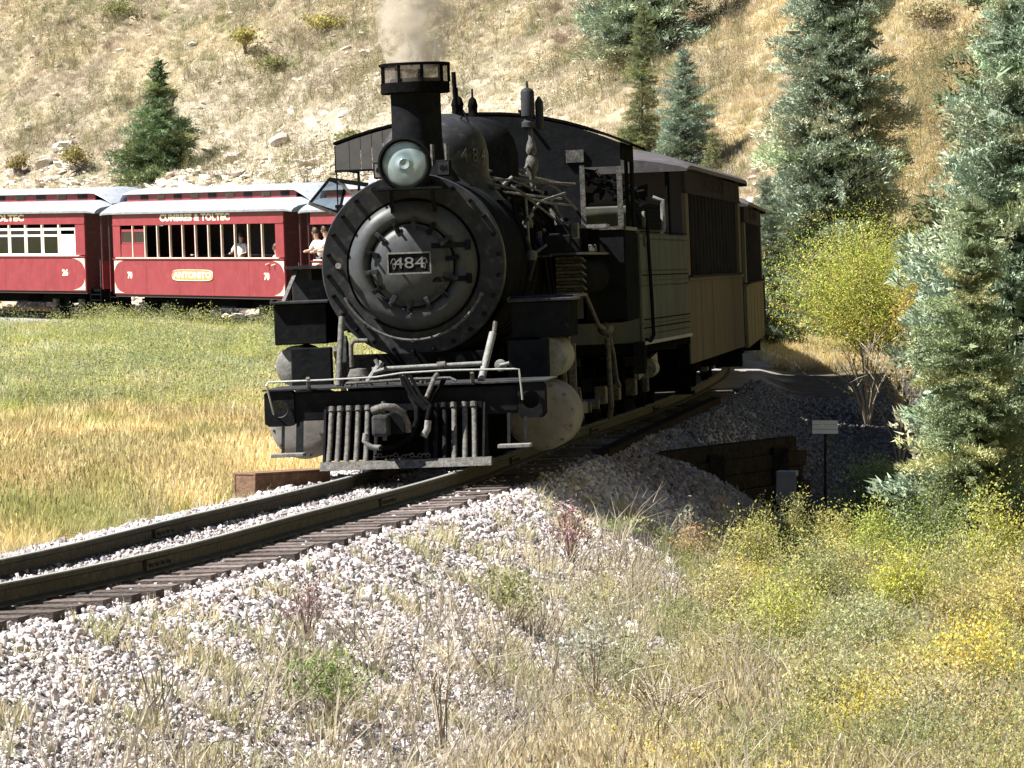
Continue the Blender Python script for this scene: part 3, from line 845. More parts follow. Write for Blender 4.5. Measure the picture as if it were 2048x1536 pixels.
def front_end():
    # buffer beam with end blocks and poling pockets
    bm = MB().box(-1.10, 1.04, 0.0, 0.24, 0.53, 0.80).build("buffer_beam", K, loco, bevel=0.01)
    for sx, x0, x1 in ((-1, -1.385, -1.10), (1, 1.04, 1.30)):
        xc = (x0 + x1) / 2 + sx * 0.0
        q = MB()
        n = 24
        zc, rr_ = 0.655, 0.085
        ring = [(xc + rr_ * math.cos(2 * math.pi * i / n), zc + rr_ * math.sin(2 * math.pi * i / n)) for i in range(n)]
        sq = []
        for (cx_, cz_) in ring:
            dx, dz = cx_ - xc, cz_ - zc
            t = min(((x1 - x0) / 2) / max(abs(dx), 1e-6), 0.17 / max(abs(dz), 1e-6))
            sq.append((xc + dx * t, zc + dz * t))
        q.add([(a, -0.03, b) for a, b in sq] + [(a, -0.03, b) for a, b in ring], [(i, (i + 1) % n, (i + 1) % n + n, i + n) for i in range(n)])
        q.add([(a, -0.03, b) for a, b in sq] + [(a, 0.24, b) for a, b in sq], [(i, (i + 1) % n, (i + 1) % n + n, i + n) for i in range(n)])
        q.build("beam_end_block", K, bm)
        MB().lathe([(0.085, -0.03), (0.08, 0.0), (0.06, 0.035), (0.0, 0.055)], (xc, 0, zc), 'y', 24).build("poling_pocket", M['worn'] if sx < 0 else K, bm, smooth=60)
    MB().box(-1.40, 1.32, -0.05, 1.45, 0.825, 0.84).build("front_deck", M['graphite'], loco)
    MB().box(-0.56, 0.50, 0.3, 1.7, 0.45, 0.81).build("front_frame", M['soot'], loco)
    MB().box(-0.75, 0.65, 1.45, 1.7, 0.5, 1.12).build("cylinder_saddle", M['soot'], loco, bevel=0.01)
    # pilot: upright bars between a head strip and a foot plate
    pilot = empty("pilot"); pilot.parent = loco
    for x in (-.735, -.655, -.57, -.48, -.39, -.30, .17, .255, .34, .43, .53, .62):
        q = MB().tube([(x, -0.03, 0.64), (x * 1.01, -0.06, 0.56), (x * 1.02, -0.2, 0.30), (x * 1.03, -0.34, 0.11)], 0.026 if abs(x) > .36 else .022, 10)
        q.tube([(x, -0.035, 0.655), (x, -0.05, 0.61)], 0.034, 10)
        q.build("pilot_bar", M['worn'] if abs(x) > .36 else K, pilot, smooth=True)
    MB().prism([(-0.42, 0.06), (-0.30, 0.06), (-0.28, 0.14), (-0.36, 0.14)], -0.83, 0.80, 'x').build("foot_plate", M['worn'], pilot, bevel=0.004)
    MB().box(-0.79, 0.70, -0.05, -0.012, 0.60, 0.66).build("head_strip", K, pilot)
    for sx, x in ((-1, -0.80), (1, 0.72)):
        MB().prism([(-0.03, 0.66), (0.30, 0.6), (0.0, 0.1), (-0.36, 0.1)], x - .01, x + .01, 'x').build("side_plate", K, pilot)
        MB().prism([(x, 0.6), (x - .38 * -sx * -1, 0.62), (x, 0.2)], 0.26, 0.29).build("gusset", K, pilot)
    # dark plate behind the coupler, sloping brace plates
    MB().prism([(-0.80, 0.64), (0.70, 0.64), (0.70, 0.13), (-0.80, 0.13)], 0.26, 0.28).build("back_plate", M['soot'], pilot)
    # coupler
    cp = MB().box(-0.31, -0.145, -0.52, -0.1, 0.37, 0.575).build("coupler", M['graphite'], loco, bevel=0.03)
    pts = [(-0.30, -0.42, 0.61), (-0.2, -0.46, 0.645), (-0.1, -0.46, 0.64), (-0.02, -0.42, 0.58), (0.02, -0.38, 0.48), (0.02, -0.36, 0.40)]
    MB().tube(pts, 0.045, 10, r2=0.028).build("knuckle", W, cp, smooth=True)
    MB().box(-0.16, 0.0, -0.34, -0.1, 0.38, 0.6).build("coupler_head", K, cp, bevel=0.02)
    T("coupler_pin", W, cp, [(-0.2, -0.42, 0.33), (-0.2, -0.42, 0.7)], 0.02)
    # air hoses
    T("air_hose", M['soot'], loco, [(0.02, -0.06, 0.74), (0.09, -0.2, 0.62), (0.10, -0.3, 0.5), (0.03, -0.36, 0.34), (-0.12, -0.38, 0.27), (-0.26, -0.37, 0.26)], 0.027)
    T("hose_coupling", M['pale'], loco, [(-0.24, -0.37, 0.26), (-0.34, -0.36, 0.27), (-0.40, -0.36, 0.33), (-0.385, -0.36, 0.40)], 0.028)
    T("air_hose", M['soot'], loco, [(0.35, -0.08, 0.88), (0.28, -0.22, 0.72), (0.22, -0.3, 0.6), (0.2, -0.33, 0.5)], 0.024)
    T("hose_valve", M['pale'], loco, [(0.21, -0.33, 0.5), (0.2, -0.34, 0.42), (0.16, -0.35, 0.35)], 0.033)
    T("hose_valve", W, loco, [(0.2, -0.3, 0.72), (0.27, -0.2, 0.90), (0.29, -0.12, 0.93)], 0.022)
    # rope-like chain lying on the foot plate
    q = MB()
    for i in range(14):
        x = -0.30 + 0.038 * i
        z = 0.175 + 0.012 * math.sin(i * 1.7)
        q.lathe([(0.018, -0.006), (0.024, 0.0), (0.018, 0.006), (0.014, 0.0), (0.018, -0.006)], (x, -0.33, z), 'y' if i % 2 else 'z', 10)
    q.build("safety_chain", M['worn'], loco, smooth=True)
    # uncoupling lever across the front
    T("uncoupling_lever", M['silver'], loco, [(-1.30, -0.02, 0.60), (-1.31, -0.10, 0.70), (-1.345, -0.12, 0.885), (-1.33, -0.1, 0.915), (-0.8, -0.1, 0.915), (-0.3, -0.1, 0.925), (-0.05, -0.1, 0.955), (0.4, -0.1, 0.965), (1.02, -0.1, 0.955), (1.07, -0.1, 0.95), (1.085, -0.1, 0.78), (1.09, -0.08, 0.66)], 0.009, 8)
    T("front_rod", W, loco, [(-0.6, 0.02, 0.87), (-0.05, 0.02, 0.89), (0.4, 0.0, 0.89), (0.46, -0.02, 0.86)], 0.014, 8)
    for x in (-0.95, -0.05, 0.62):
        T("lever_bracket", W, loco, [(x, -0.02, 0.83), (x, -0.1, 0.94)], 0.02, 8)
    # braces from smokebox to deck and cross pipe
    T("smokebox_brace", W, loco, [(-0.70, 0.75, 1.50), (-0.725, 0.45, 0.84)], 0.030, 10)
    T("smokebox_brace", M['pale'], loco, [(0.76, 0.75, 1.29), (0.66, 0.4, 0.84)], 0.036, 10)
    T("brace_clevis", W, loco, [(0.77, 0.78, 1.30), (0.785, 0.82, 1.40)], 0.022, 8)
    T("cross_pipe", M['pale'], loco, [(-0.38, 0.35, 0.99), (0.68, 0.35, 1.01)], 0.024, 10)
    T("cross_pipe_joint", W, loco, [(0.25, 0.35, 1.0), (0.33, 0.35, 1.005)], 0.042, 10)
    T("drain_pipe", W, loco, [(-0.42, 0.4, 1.27), (-0.55, 0.4, 1.27), (-0.58, 0.4, 1.23), (-0.58, 0.4, 1.02)], 0.022, 10)
    q = MB().lathe([(0.0, 0), (0.09, 0.01), (0.11, 0.06), (0.08, 0.13), (0, 0.14)], (-0.52, 0.42, 0.87), 'z', 14)
    q.build("lubricator", W, loco, smooth=True)
    q = MB().tube([(-0.42, 0.3, 0.87), (-0.34, 0.3, 0.98), (-0.28, 0.32, 1.06)], 0.03, 8).tube([(-0.36, 0.28, 0.96), (-0.25, 0.25, 0.99)], 0.02, 8).tube([(-0.30, 0.3, 1.0), (-0.34, 0.3, 1.09)], 0.02, 8)
    q.build("globe_valve", M['pale'], loco, smooth=True)
    q = MB().lathe([(0, 0), (0.055, 0.01), (0.06, 0.06), (0, 0.1)], (0.84, 0.5, 0.98), 'y', 14).tube([(0.84, 0.5, 0.98), (0.93, 0.5, 1.0)], 0.02)
    q.build("valve_wheel", M['pale'], loco, smooth=True)
    # footboards on straps
    for sx, x0, x1, z in ((-1, -1.30, -0.99, 0.20), (1, 0.86, 1.17, 0.215)):
        fb = MB().box(x0, x1, -0.35, -0.12, z, z + 0.035).build("footboard", M['pale'], loco, bevel=0.006)
        for x in ((x0 + 0.09), (x1 - 0.06)):
            MB().bar((x, -0.14, z + .02), (x, 0.0, 0.55), 0.07 if sx < 0 and x > -1.1 else 0.03, 0.012).build("strap", K, fb)
    # small mechanical clutter on the deck
    rr = random.Random(5)
    for i in range(16):
        x = rr.uniform(-0.75, 0.35)
        y = rr.uniform(0.1, 0.35)
        T("deck_fitting", W if i % 3 else K, loco, [(x, y, 0.842), (x + rr.uniform(-.03, .03), y, 0.86 + rr.random() * .04), (x + rr.uniform(-.08, .08), y, 0.87 + rr.random() * .03)], rr.uniform(.008, .016), 6)
    # air hose bundle hanging at the middle
    for dx in (0, .05, -.04):
        T("hanging_rod", M['soot'], loco, [(-0.02 + dx, -0.1, 0.93), (0.08 + dx, -0.2, 0.74), (0.22 + dx, -0.26, 0.60)], 0.018, 8)
front_end()

def cylinders():
    for sx in (-1, 1):
        x0 = BX * 0.6
        cx_ = sx * 1.17 + x0
        q = MB().lathe([(0, 1.555), (0.2, 1.56), (0.29, 1.575), (0.335, 1.60), (0.345, 1.62), (0.345, 2.62), (0.33, 2.66), (0, 2.66)], (cx_, 0, 0.455), 'y', 48)
        cy = q.build("cylinder", M['cylgrey'], loco, smooth=40)
        for k in range(12):
            a = R(k * 30 + 10)
            MB().lathe([(0.012, 1.575), (0.012, 1.60)], (cx_ + 0.31 * math.cos(a), 0, 0.455 + 0.31 * math.sin(a)), 'y', 6).build("head_nut", W, cy)
        q = MB().lathe([(0, 1.66), (0.15, 1.665), (0.195, 1.69), (0.205, 1.72), (0.205, 2.6), (0, 2.6)], (sx * 1.245 + x0, 0, 1.025), 'y', 40)
        q.build("valve_chest", M['pale'], loco, smooth=40)
        xi, xo = (0.87, 1.27)
        MB().box(min(sx * xi, sx * xo) + x0, max(sx * xi, sx * xo) + x0, 1.5, 1.65, 0.80, 1.205).build("chest_cover", K, loco, bevel=0.01)
        # sheet-metal box above the cylinders with a lipped lid
        a, b = (-1.475, -0.955) if sx < 0 else (0.87, 1.45)
        z0, z1 = (1.24, 1.64) if sx < 0 else (1.22, 1.575)
        MB().box(a, b, 1.62, 2.7, z0, z1).build("step_box", K, loco, bevel=0.012)
        MB().box(a - .03, b + .03, 1.57, 2.75, z1 + .002, z1 + .03).build("step_tread", M['graphite'], loco, bevel=0.006)
        MB().bar((a - .03, 1.6, z1 + .03), (a + .0, 1.6, z1 + 0.055), .02, .01).build("tread_lip", W, loco)
    # left-hand box on the running board, with a dark opening
    q = MB().box(-1.455, -1.09, 3.0, 3.9, 1.66, 1.985)
    tb = q.build("tool_box", G, loco, bevel=0.01)
    MB().box(-1.25, -1.10, 2.985, 2.998, 1.87, 1.98).build("box_hatch", K, tb)
    MB().box(-1.52, -0.9, 2.9, 9.0, 1.99, 2.02).build("running_board", G, loco)
    MB().box(0.80, 1.40, 4.6, 9.0, 2.03, 2.055).build("running_board", G, loco)
    MB().box(0.62, 1.40, 2.9, 5.0, 1.60, 1.625).build("running_board", G, loco)
    MB().bar((-1.5, 2.6, 1.66), (-1.4, 3.0, 1.98), .04, .02).build("step_strap", W, loco)
cylinders()

def running_gear():
    wheel = None
    wp = [4.15, 5.45, 6.75, 8.05]
    for sx in (-1, 1):
        MB().box(min(sx * .70, sx * .76), max(sx * .70, sx * .76), 2.9, 10.5, 0.42, 0.92).build("outside_frame", M['soot'], loco, bevel=0.01)
        for y in wp:
            q = MB().lathe([(0.50, sx * .40), (0.56, sx * .405), (0.585, sx * .41), (0.56, sx * .55), (0.50, sx * .55), (0.46, sx * .5), (0.12, sx * .52), (0.1, sx * .58), (0, sx * .58)], (0, y, 0.56), 'x', 36)
            w = q.build("driving_wheel", M['soot'], loco, smooth=40)
            q = MB().prism([(y - .16, .42), (y + .16, .42), (y + .2, .8), (y + .12, .98), (y - .12, .98), (y - .2, .8)], min(sx * .80, sx * .98), max(sx * .80, sx * .98), 'x')
            q.build("counterweight", K, loco, bevel=0.015)
            T("crank_pin", W, loco, [(sx * .95, y, .38), (sx * 1.28, y, .38)], 0.06, 12)
        MB().bar((sx * 1.12, wp[0] - .15, .38), (sx * 1.12, wp[-1] + .15, .38), .05, .1).build("side_rod", M['graphite'], loco, bevel=0.008)
        MB().bar((sx * 1.22, 3.3, .46), (sx * 1.22, wp[2], .38), .06, .12).build("main_rod", M['graphite'], loco, bevel=0.008)
        MB().box(min(sx * 1.1, sx * 1.25), max(sx * 1.1, sx * 1.25), 2.7, 4.1, .60, .65).build("crosshead_guide", W, loco)
        MB().box(min(sx * 1.08, sx * 1.24), max(sx * 1.08, sx * 1.24), 3.15, 3.5, .36, .60).build("crosshead", W, loco, bevel=0.01)
        MB().bar((sx * 1.28, 4.1, .18), (sx * 1.28, 4.1, 1.12), .08, .06, (0, 1, 0)).build("guide_yoke", W, loco, bevel=0.008)
        q = MB().bar((sx * 1.2, 4.4, 1.15), (sx * 1.2, 5.1, .62), .05, .07).bar((sx * 1.26, 5.1, .62), (sx * 1.26, 5.5, .3), .05, .06).bar((sx * 1.26, 3.4, .3), (sx * 1.26, 3.2, .98), .04, .06)
        q.build("valve_gear_rod", W, loco, bevel=0.006)
        MB().prism([(4.9, .75), (5.06, .72), (5.1, 1.2), (4.94, 1.28), (4.84, 1.0)], min(sx * 1.14, sx * 1.2), max(sx * 1.14, sx * 1.2), 'x').build("expansion_link", M['graphite'], loco, bevel=0.01)
        q = MB().lathe([(0.30, sx * .40), (0.355, sx * .405), (0.37, sx * .41), (0.355, sx * .53), (0.3, sx * .53), (0.06, sx * .55), (0, sx * .55)], (0, 1.15, 0.34), 'x', 28)
        q.build("pilot_wheel", M['soot'], loco, smooth=40)
        q = MB().lathe([(0.36, sx * .40), (0.42, sx * .41), (0.40, sx * .53), (0.1, sx * .55), (0, sx * .55)], (0, 10.3, 0.40), 'x', 28)
        q.build("trailing_wheel", M['soot'], loco, smooth=40)
        MB().box(min(sx * .85, sx * 1.0), max(sx * .85, sx * 1.0), 9.6, 11.2, .45, .62).build("trailing_truck_frame", M['soot'], loco, bevel=0.02)
    for y in wp:
        T("axle", M['soot'], loco, [(-.95, y, .56), (.95, y, .56)], 0.09, 12)
running_gear()

def right_side_fittings():
    rr = random.Random(23)
    # vertical whitish stanchion rod and rail along the boiler
    T("stanchion", M['pale'], loco, [(0.86, 4.4, 2.04), (0.85, 4.4, 2.4), (0.84, 4.4, 2.66)], 0.013, 8)
    T("boiler_handrail", M['worn'], loco, [(0.42, 3.9, 2.82), (0.78, 4.1, 2.72), (0.9, 4.5, 2.62), (0.93, 6.5, 2.60), (1.0, 9.0, 2.60)], 0.014, 8)
    T("boiler_handrail", M['worn'], loco, [(-0.9, 3.0, 2.52), (-0.98, 6.5, 2.54), (-1.05, 9.0, 2.56)], 0.014, 8)
    # branching pipes from the turret, catching the sun along the boiler's crest
    specs = [((0.25, 3.9, 2.84), (0.95, 5.4, 2.70)), ((0.45, 5.2, 2.86), (0.98, 6.6, 2.42)), ((0.5, 6.2, 2.9), (1.18, 7.0, 2.80)), ((1.10, 6.5, 2.70), (0.74, 5.6, 2.45)),
             ((0.4, 7.0, 2.98), (1.0, 8.6, 2.82)), ((0.6, 7.6, 2.95), (1.05, 8.9, 2.55)), ((0.3, 5.6, 2.95), (0.62, 8.8, 2.95)), ((0.55, 4.6, 2.72), (0.98, 7.6, 2.66)), ((0.62, 6.9, 2.94), (0.66, 7.2, 3.05))]
    for i, (a, b) in enumerate(specs):
        mid = [(a[j] + b[j]) / 2 + rr.uniform(-.05, .08) for j in range(3)]
        T("steam_pipe", M['pale'] if i % 3 == 1 else W, loco, [a, mid, b], rr.uniform(.012, .022), 8)
    for i in range(22):
        t = rr.random()
        y = 3.9 + 5.0 * t
        x = 0.30 + 0.75 * rr.random()
        rz = math.sqrt(max(0.0, 0.95 ** 2 - (min(x, .9) - BX) ** 2))
        z = BZ + rz + rr.uniform(0.0, .08)
        dx, dz = rr.uniform(-.16, .16), rr.uniform(-.03, .14)
        q = MB()
        if i % 3 == 0:
            q.lathe([(0, -.05), (.05, -.045), (.06, 0), (.045, .05), (0, .055)], (x, y, z), 'z', 12).tube([(x, y, z), (x + dx, y + .1, z + dz)], .015, 8)
            q.build("boiler_check_valve", W, loco, smooth=True)
        elif i % 3 == 1:
            q.tube([(x, y, z), (x + dx, y - .1, z + dz), (x + dx * 1.5, y - .05, z + dz + .04)], rr.uniform(.012, .024), 8)
            q.build("pipe_elbow", M['pale'] if i % 2 else W, loco, smooth=True)
        else:
            q.bar((x, y, z), (x + dx * 1.6, y + .2, z + dz * .5), .05, .025)
            q.build("valve_lever", W, loco, bevel=0.004)
    for i in range(46):
        y = rr.uniform(4.2, 8.8)
        a = R(rr.uniform(8, 62))
        rad_ = (0.93 if y < 6.8 else 1.03) + rr.uniform(0, .12)
        x, z = BX + rad_ * math.cos(a), BZ + rad_ * math.sin(a)
        pts = [(x, y, z)]
        for _ in range(rr.randint(1, 3)):
            ax = rr.choice('yaz')
            if ax == 'y': y += rr.uniform(-.9, .9)
            elif ax == 'a':
                a2 = a + rr.uniform(-.5, .3)
                x, z = BX + rad_ * math.cos(a2), BZ + rad_ * math.sin(a2)
            else: z = max(2.06, z - rr.uniform(.1, .5)); x += .05
            pts.append((x, min(max(y, 4.0), 8.9), z))
        if (Vector(pts[0]) - Vector(pts[-1])).length < .05: continue
        T("boiler_pipe", [K, M['soot'], W, M['graphite'], K][i % 5], loco, pts, rr.uniform(.012, .03), 7)
    for i in range(12):
        y = rr.uniform(4.6, 8.6)
        MB().box(1.0, rr.uniform(1.1, 1.35), y, y + rr.uniform(.1, .3), 2.06, 2.06 + rr.uniform(.08, .32)).build("junction_box", [K, M['soot'], W][i % 3], loco, bevel=.01)
    # sloping jacket panels and air tank pipes on the flank
    for k in range(4):
        a0 = R(8 + k * 14)
        pts = [(BX + (1.0 + .012) * math.cos(a), 7.5 + .3 * math.sin(a * 3), BZ + 1.0 * math.sin(a)) for a in np.linspace(a0, a0 + R(12), 5)]
        T("sand_pipe", K, loco, [(BX + .50 + .06 * k, 4.4 + k * .5, 2.85 - .02 * k), (BX + .93, 5.0 + k * .6, 2.40), (BX + 1.0, 5.4 + k * .6, 2.0), (BX + 1.02, 5.7 + k * .6, 1.6)], 0.02, 8)
    # air reservoir slung along the right running board, pump and cooling coil
    q = MB().lathe([(0, 6.1), (.12, 6.12), (.19, 6.2), (.2, 6.3), (.2, 8.5), (.12, 8.6), (0, 8.62)], (1.22, 0, 1.80), 'y', 28)
    q.build("air_reservoir", K, loco, smooth=50)
    q = MB()
    for k in range(6):
        z = 2.0 - k * 0.075
        q.tube([(1.02, 5.8 + .0 * k, z), (1.30, 5.8, z), (1.33, 5.84, z - .037), (1.30, 5.86, z - .0375), (1.02, 5.86, z - .0375)], 0.016, 8)
    q.build("cooling_coil", M['worn'], loco, smooth=True)
    MB().box(1.02, 1.28, 6.05, 6.1, 2.10, 2.19).build("number_tag", W, loco)
    MB().box(0.98, 1.42, 8.2, 8.9, 2.33, 2.37).build("side_step", M['pale'], loco)
    MB().box(0.60, 1.05, 4.9, 4.96, 2.02, 2.06).build("board_edge", M['pale'], loco)
    # injector and piping under the cab
    q = MB().lathe([(0, 9.0), (.06, 9.02), (.08, 9.1), (.05, 9.3), (.09, 9.4), (.05, 9.6), (0, 9.62)], (1.3, 0, 1.2), 'y', 16)
    q.build("injector", W, loco, smooth=True)
    T("injector_pipe", W, loco, [(1.3, 9.0, 1.2), (1.28, 8.4, 1.25), (1.2, 7.6, 1.6), (1.05, 7.0, 2.0)], 0.028, 8)
    T("injector_pipe", W, loco, [(1.3, 9.6, 1.2), (1.34, 9.9, .9), (1.32, 10.6, .6), (1.3, 11.4, .5)], 0.028, 8)
    T("tank_pipe", W, loco, [(1.36, 8.6, 1.1), (1.38, 8.6, .35), (1.34, 8.8, .2)], 0.03, 8)
right_side_fittings()

def cab():
    c = empty("cab"); c.parent = loco
    y0, y1 = 9.0, 11.3
    xL, xR = -1.66, 1.56
    n = 14
    def roofz(x):
        t = (x + 0.05) / 1.62
        return 3.66 - (0.36 if t > 0 else 0.27) * abs(t) ** 2.1
    # front wall as boards standing side by side, sparing the windows; the boiler fills the middle
    xs = np.concatenate([[xL], np.arange(xL + 0.16, -0.95, 0.128), [-0.9]])
    for a, b in zip(xs[:-1], xs[1:]):
        zt = min(roofz(a), roofz(b)) - .02
        MB().prism([(a + .003, 3.09), (b - .003, 3.09), (b - .003, roofz(b) - .02), (a + .003, roofz(a) - .02)], y0, y0 + .03).build("wall_board", M['cabgrey'], c)
    MB().box(xL - .015, -1.05, y0 - .012, y0 - .002, 3.075, 3.10).build("window_head", K, c)
    poly = [(-0.9, 2.0)] + [(x, roofz(x) - .02) for x in np.linspace(-0.9, xR, 16)] + [(xR, 3.02), (1.14, 3.02), (1.14, 2.0)]
    MB().prism(poly, y0, y0 + .03).build("front_wall", K, c)
    MB().box(1.12, xR, y0, y0 + .03, 1.3, 2.33).build("front_wall", K, c)
    MB().box(xL, -1.0, y0, y0 + .03, 1.3, 2.70).build("front_wall", K, c)
    MB().box(xL, xL + .014, y0, y0 + .02, 2.70, 3.075).build("corner_post", K, c)
    MB().box(xR - .05, xR + .01, y0 - .01, y0 + .05, 2.33, 3.02).build("corner_post", M['worn'], c)
    MB().box(1.095, 1.15, y0 - .02, y0 + .04, 2.33, 3.05).build("window_post", M['worn'], c)
    MB().box(1.10, xR, y0 - .02, y0 + .04, 2.31, 2.345).build("window_sill", W, c)
    # side walls
    for x, zz in ((xL, 2.72), (xR, 2.35)):
        MB().box(x - .015, x + .015, y0 + .04, y1, 1.28, zz - .05).build("side_wall", M['black'], c)
        MB().box(x - .03, x + .03, y0 + .04, y1, zz - .05, zz - .01).build("arm_rest", W, c)
        MB().box(x - .015, x + .015, y1 - (.35 if x > 0 else .03), y1, zz - .01, 3.1).build("side_wall", M['black'], c)
        MB().box(x - .015, x + .015, y0 + .04, y1, 3.1, roofz(x) - .015).build("side_wall", M['black'], c)
        if x > 0: MB().box(x - .02, x + .02, y0 + 1.0, y0 + 1.06, zz, 3.1).build("side_post", M['black'], c)
    # roof: arched sheet with overhang, ribs
    q = MB()
    for yy in (y0 - .004, y1 + .75):
        for x in np.linspace(xL - .02, xR + .12, n + 1):
            q.v.append((x, yy, roofz(x) + .03))
        for x in np.linspace(xL - .02, xR + .12, n + 1):
            q.v.append((x, yy, roofz(x)))
    m_ = n + 1
    for i in range(n):
        q.f.append((i, i + 1, i + 1 + 2 * m_, i + 2 * m_))
        q.f.append((i + m_, i + 1 + m_, i + 1 + 3 * m_, i + 3 * m_))
        q.f.append((i, i + 1, i + 1 + m_, i + m_))
        q.f.append((i + 2 * m_, i + 1 + 2 * m_, i + 1 + 3 * m_, i + 3 * m_))
    for i in (0, n):
        q.f.append((i, i + m_, i + 3 * m_, i + 2 * m_))
    q.build("cab_roof", M['soot'], c, smooth=20)
    for x in (-0.5, 0.45):
        MB().bar((x, y0 - .1, roofz(x) + .05), (x, y1 + .7, roofz(x) + .05), .03, .03).build("roof_rib", M['soot'], c)
    # backhead, seats, floor
    MB().box(xL + .05, xR - .05, y0 + .1, y1, 1.26, 1.30).build("cab_floor", M['soot'], c)
    MB().lathe([(0.9, 9.05), (0.9, 9.7), (0, 9.7)], (BX, 0, BZ), 'y', 40).build("backhead", M['soot'], c, smooth=40)
    MB().box(1.0, 1.5, y0 + 1.2, y0 + 1.6, 1.3, 1.8).build("seat_box", M['soot'], c)
    MB().box(0.95, 1.15, 9.0 - .03, 9.0 - .005, 3.08, 3.22).build("cab_plate", M['worn'], c)
    # open wind wing hinged to the cab's fireman side, glazed
    fr = [(-1.97, 2.74), (-1.74, 3.0), (-1.56, 2.92), (-1.64, 2.62)]
    q = MB()
    for i in range(4):
        a, b = fr[i], fr[(i + 1) % 4]
        q.bar((a[0], 9.0, a[1]), (b[0], 9.0, b[1]), .03, .035, (0, 1, 0))
    ww = q.build("wind_wing", K, c)
    MB().prism(fr, 9.0, 9.006).build("wing_glass", M['glass'], ww)
    MB().bar((-1.98, 8.99, 2.74), (-1.45, 8.99, 2.50), .035, .05, (0, 1, 0)).build("wing_bracket", W, ww)
    MB().bar((-1.74, 8.98, 3.0), (-1.30, 8.98, 2.92), .05, .07, (0, 1, 0)).build("wing_top_bar", K, ww)
    MB().bar((-1.64, 8.97, 2.98), (-1.46, 8.97, 2.80), .03, .05, (0, 1, 0)).build("wing_stay", M['pale'], ww)
cab()

def veh_matrix(p0, p1, lean=LEAN):
    dx, dy = p1[0] - p0[0], p1[1] - p0[1]
    return math.atan2(-dx, dy)

# ------------------------------------------------------------------ tender
def truck(parent, y, whb=0.85, n=2, dark=None):
    t = empty("truck"); t.parent = parent; t.location = (0, y, 0)
    dark = dark or M['soot']
    for yy in (-whb, whb):
        for sx in (-1, 1):
            q = MB().lathe([(0.29, sx * .40), (0.355, sx * .405), (0.375, sx * .41), (0.355, sx * .53), (0.28, sx * .53), (0.05, sx * .56), (0, sx * .56)], (0, yy, 0.36), 'x', 24)
            q.build("wheel", dark, t, smooth=40)
        T("axle", dark, t, [(-.75, yy, .36), (.75, yy, .36)], .06, 10)
        for sx in (-1, 1):
            MB().box(min(sx * .7, sx * .84), max(sx * .7, sx * .84), yy - .12, yy + .12, .26, .48).build("journal_box", M['worn'], t, bevel=.02)
    for sx in (-1, 1):
        q = MB().bar((sx * .76, -whb - .2, .56), (sx * .76, whb + .2, .56), .08, .07).bar((sx * .76, -whb, .24), (sx * .76, whb, .24), .06, .05)
        q.box(min(sx * .70, sx * .82), max(sx * .70, sx * .82), -.2, .2, .24, .56)
        q.build("side_frame", M['soot'], t, bevel=.01)
    return t

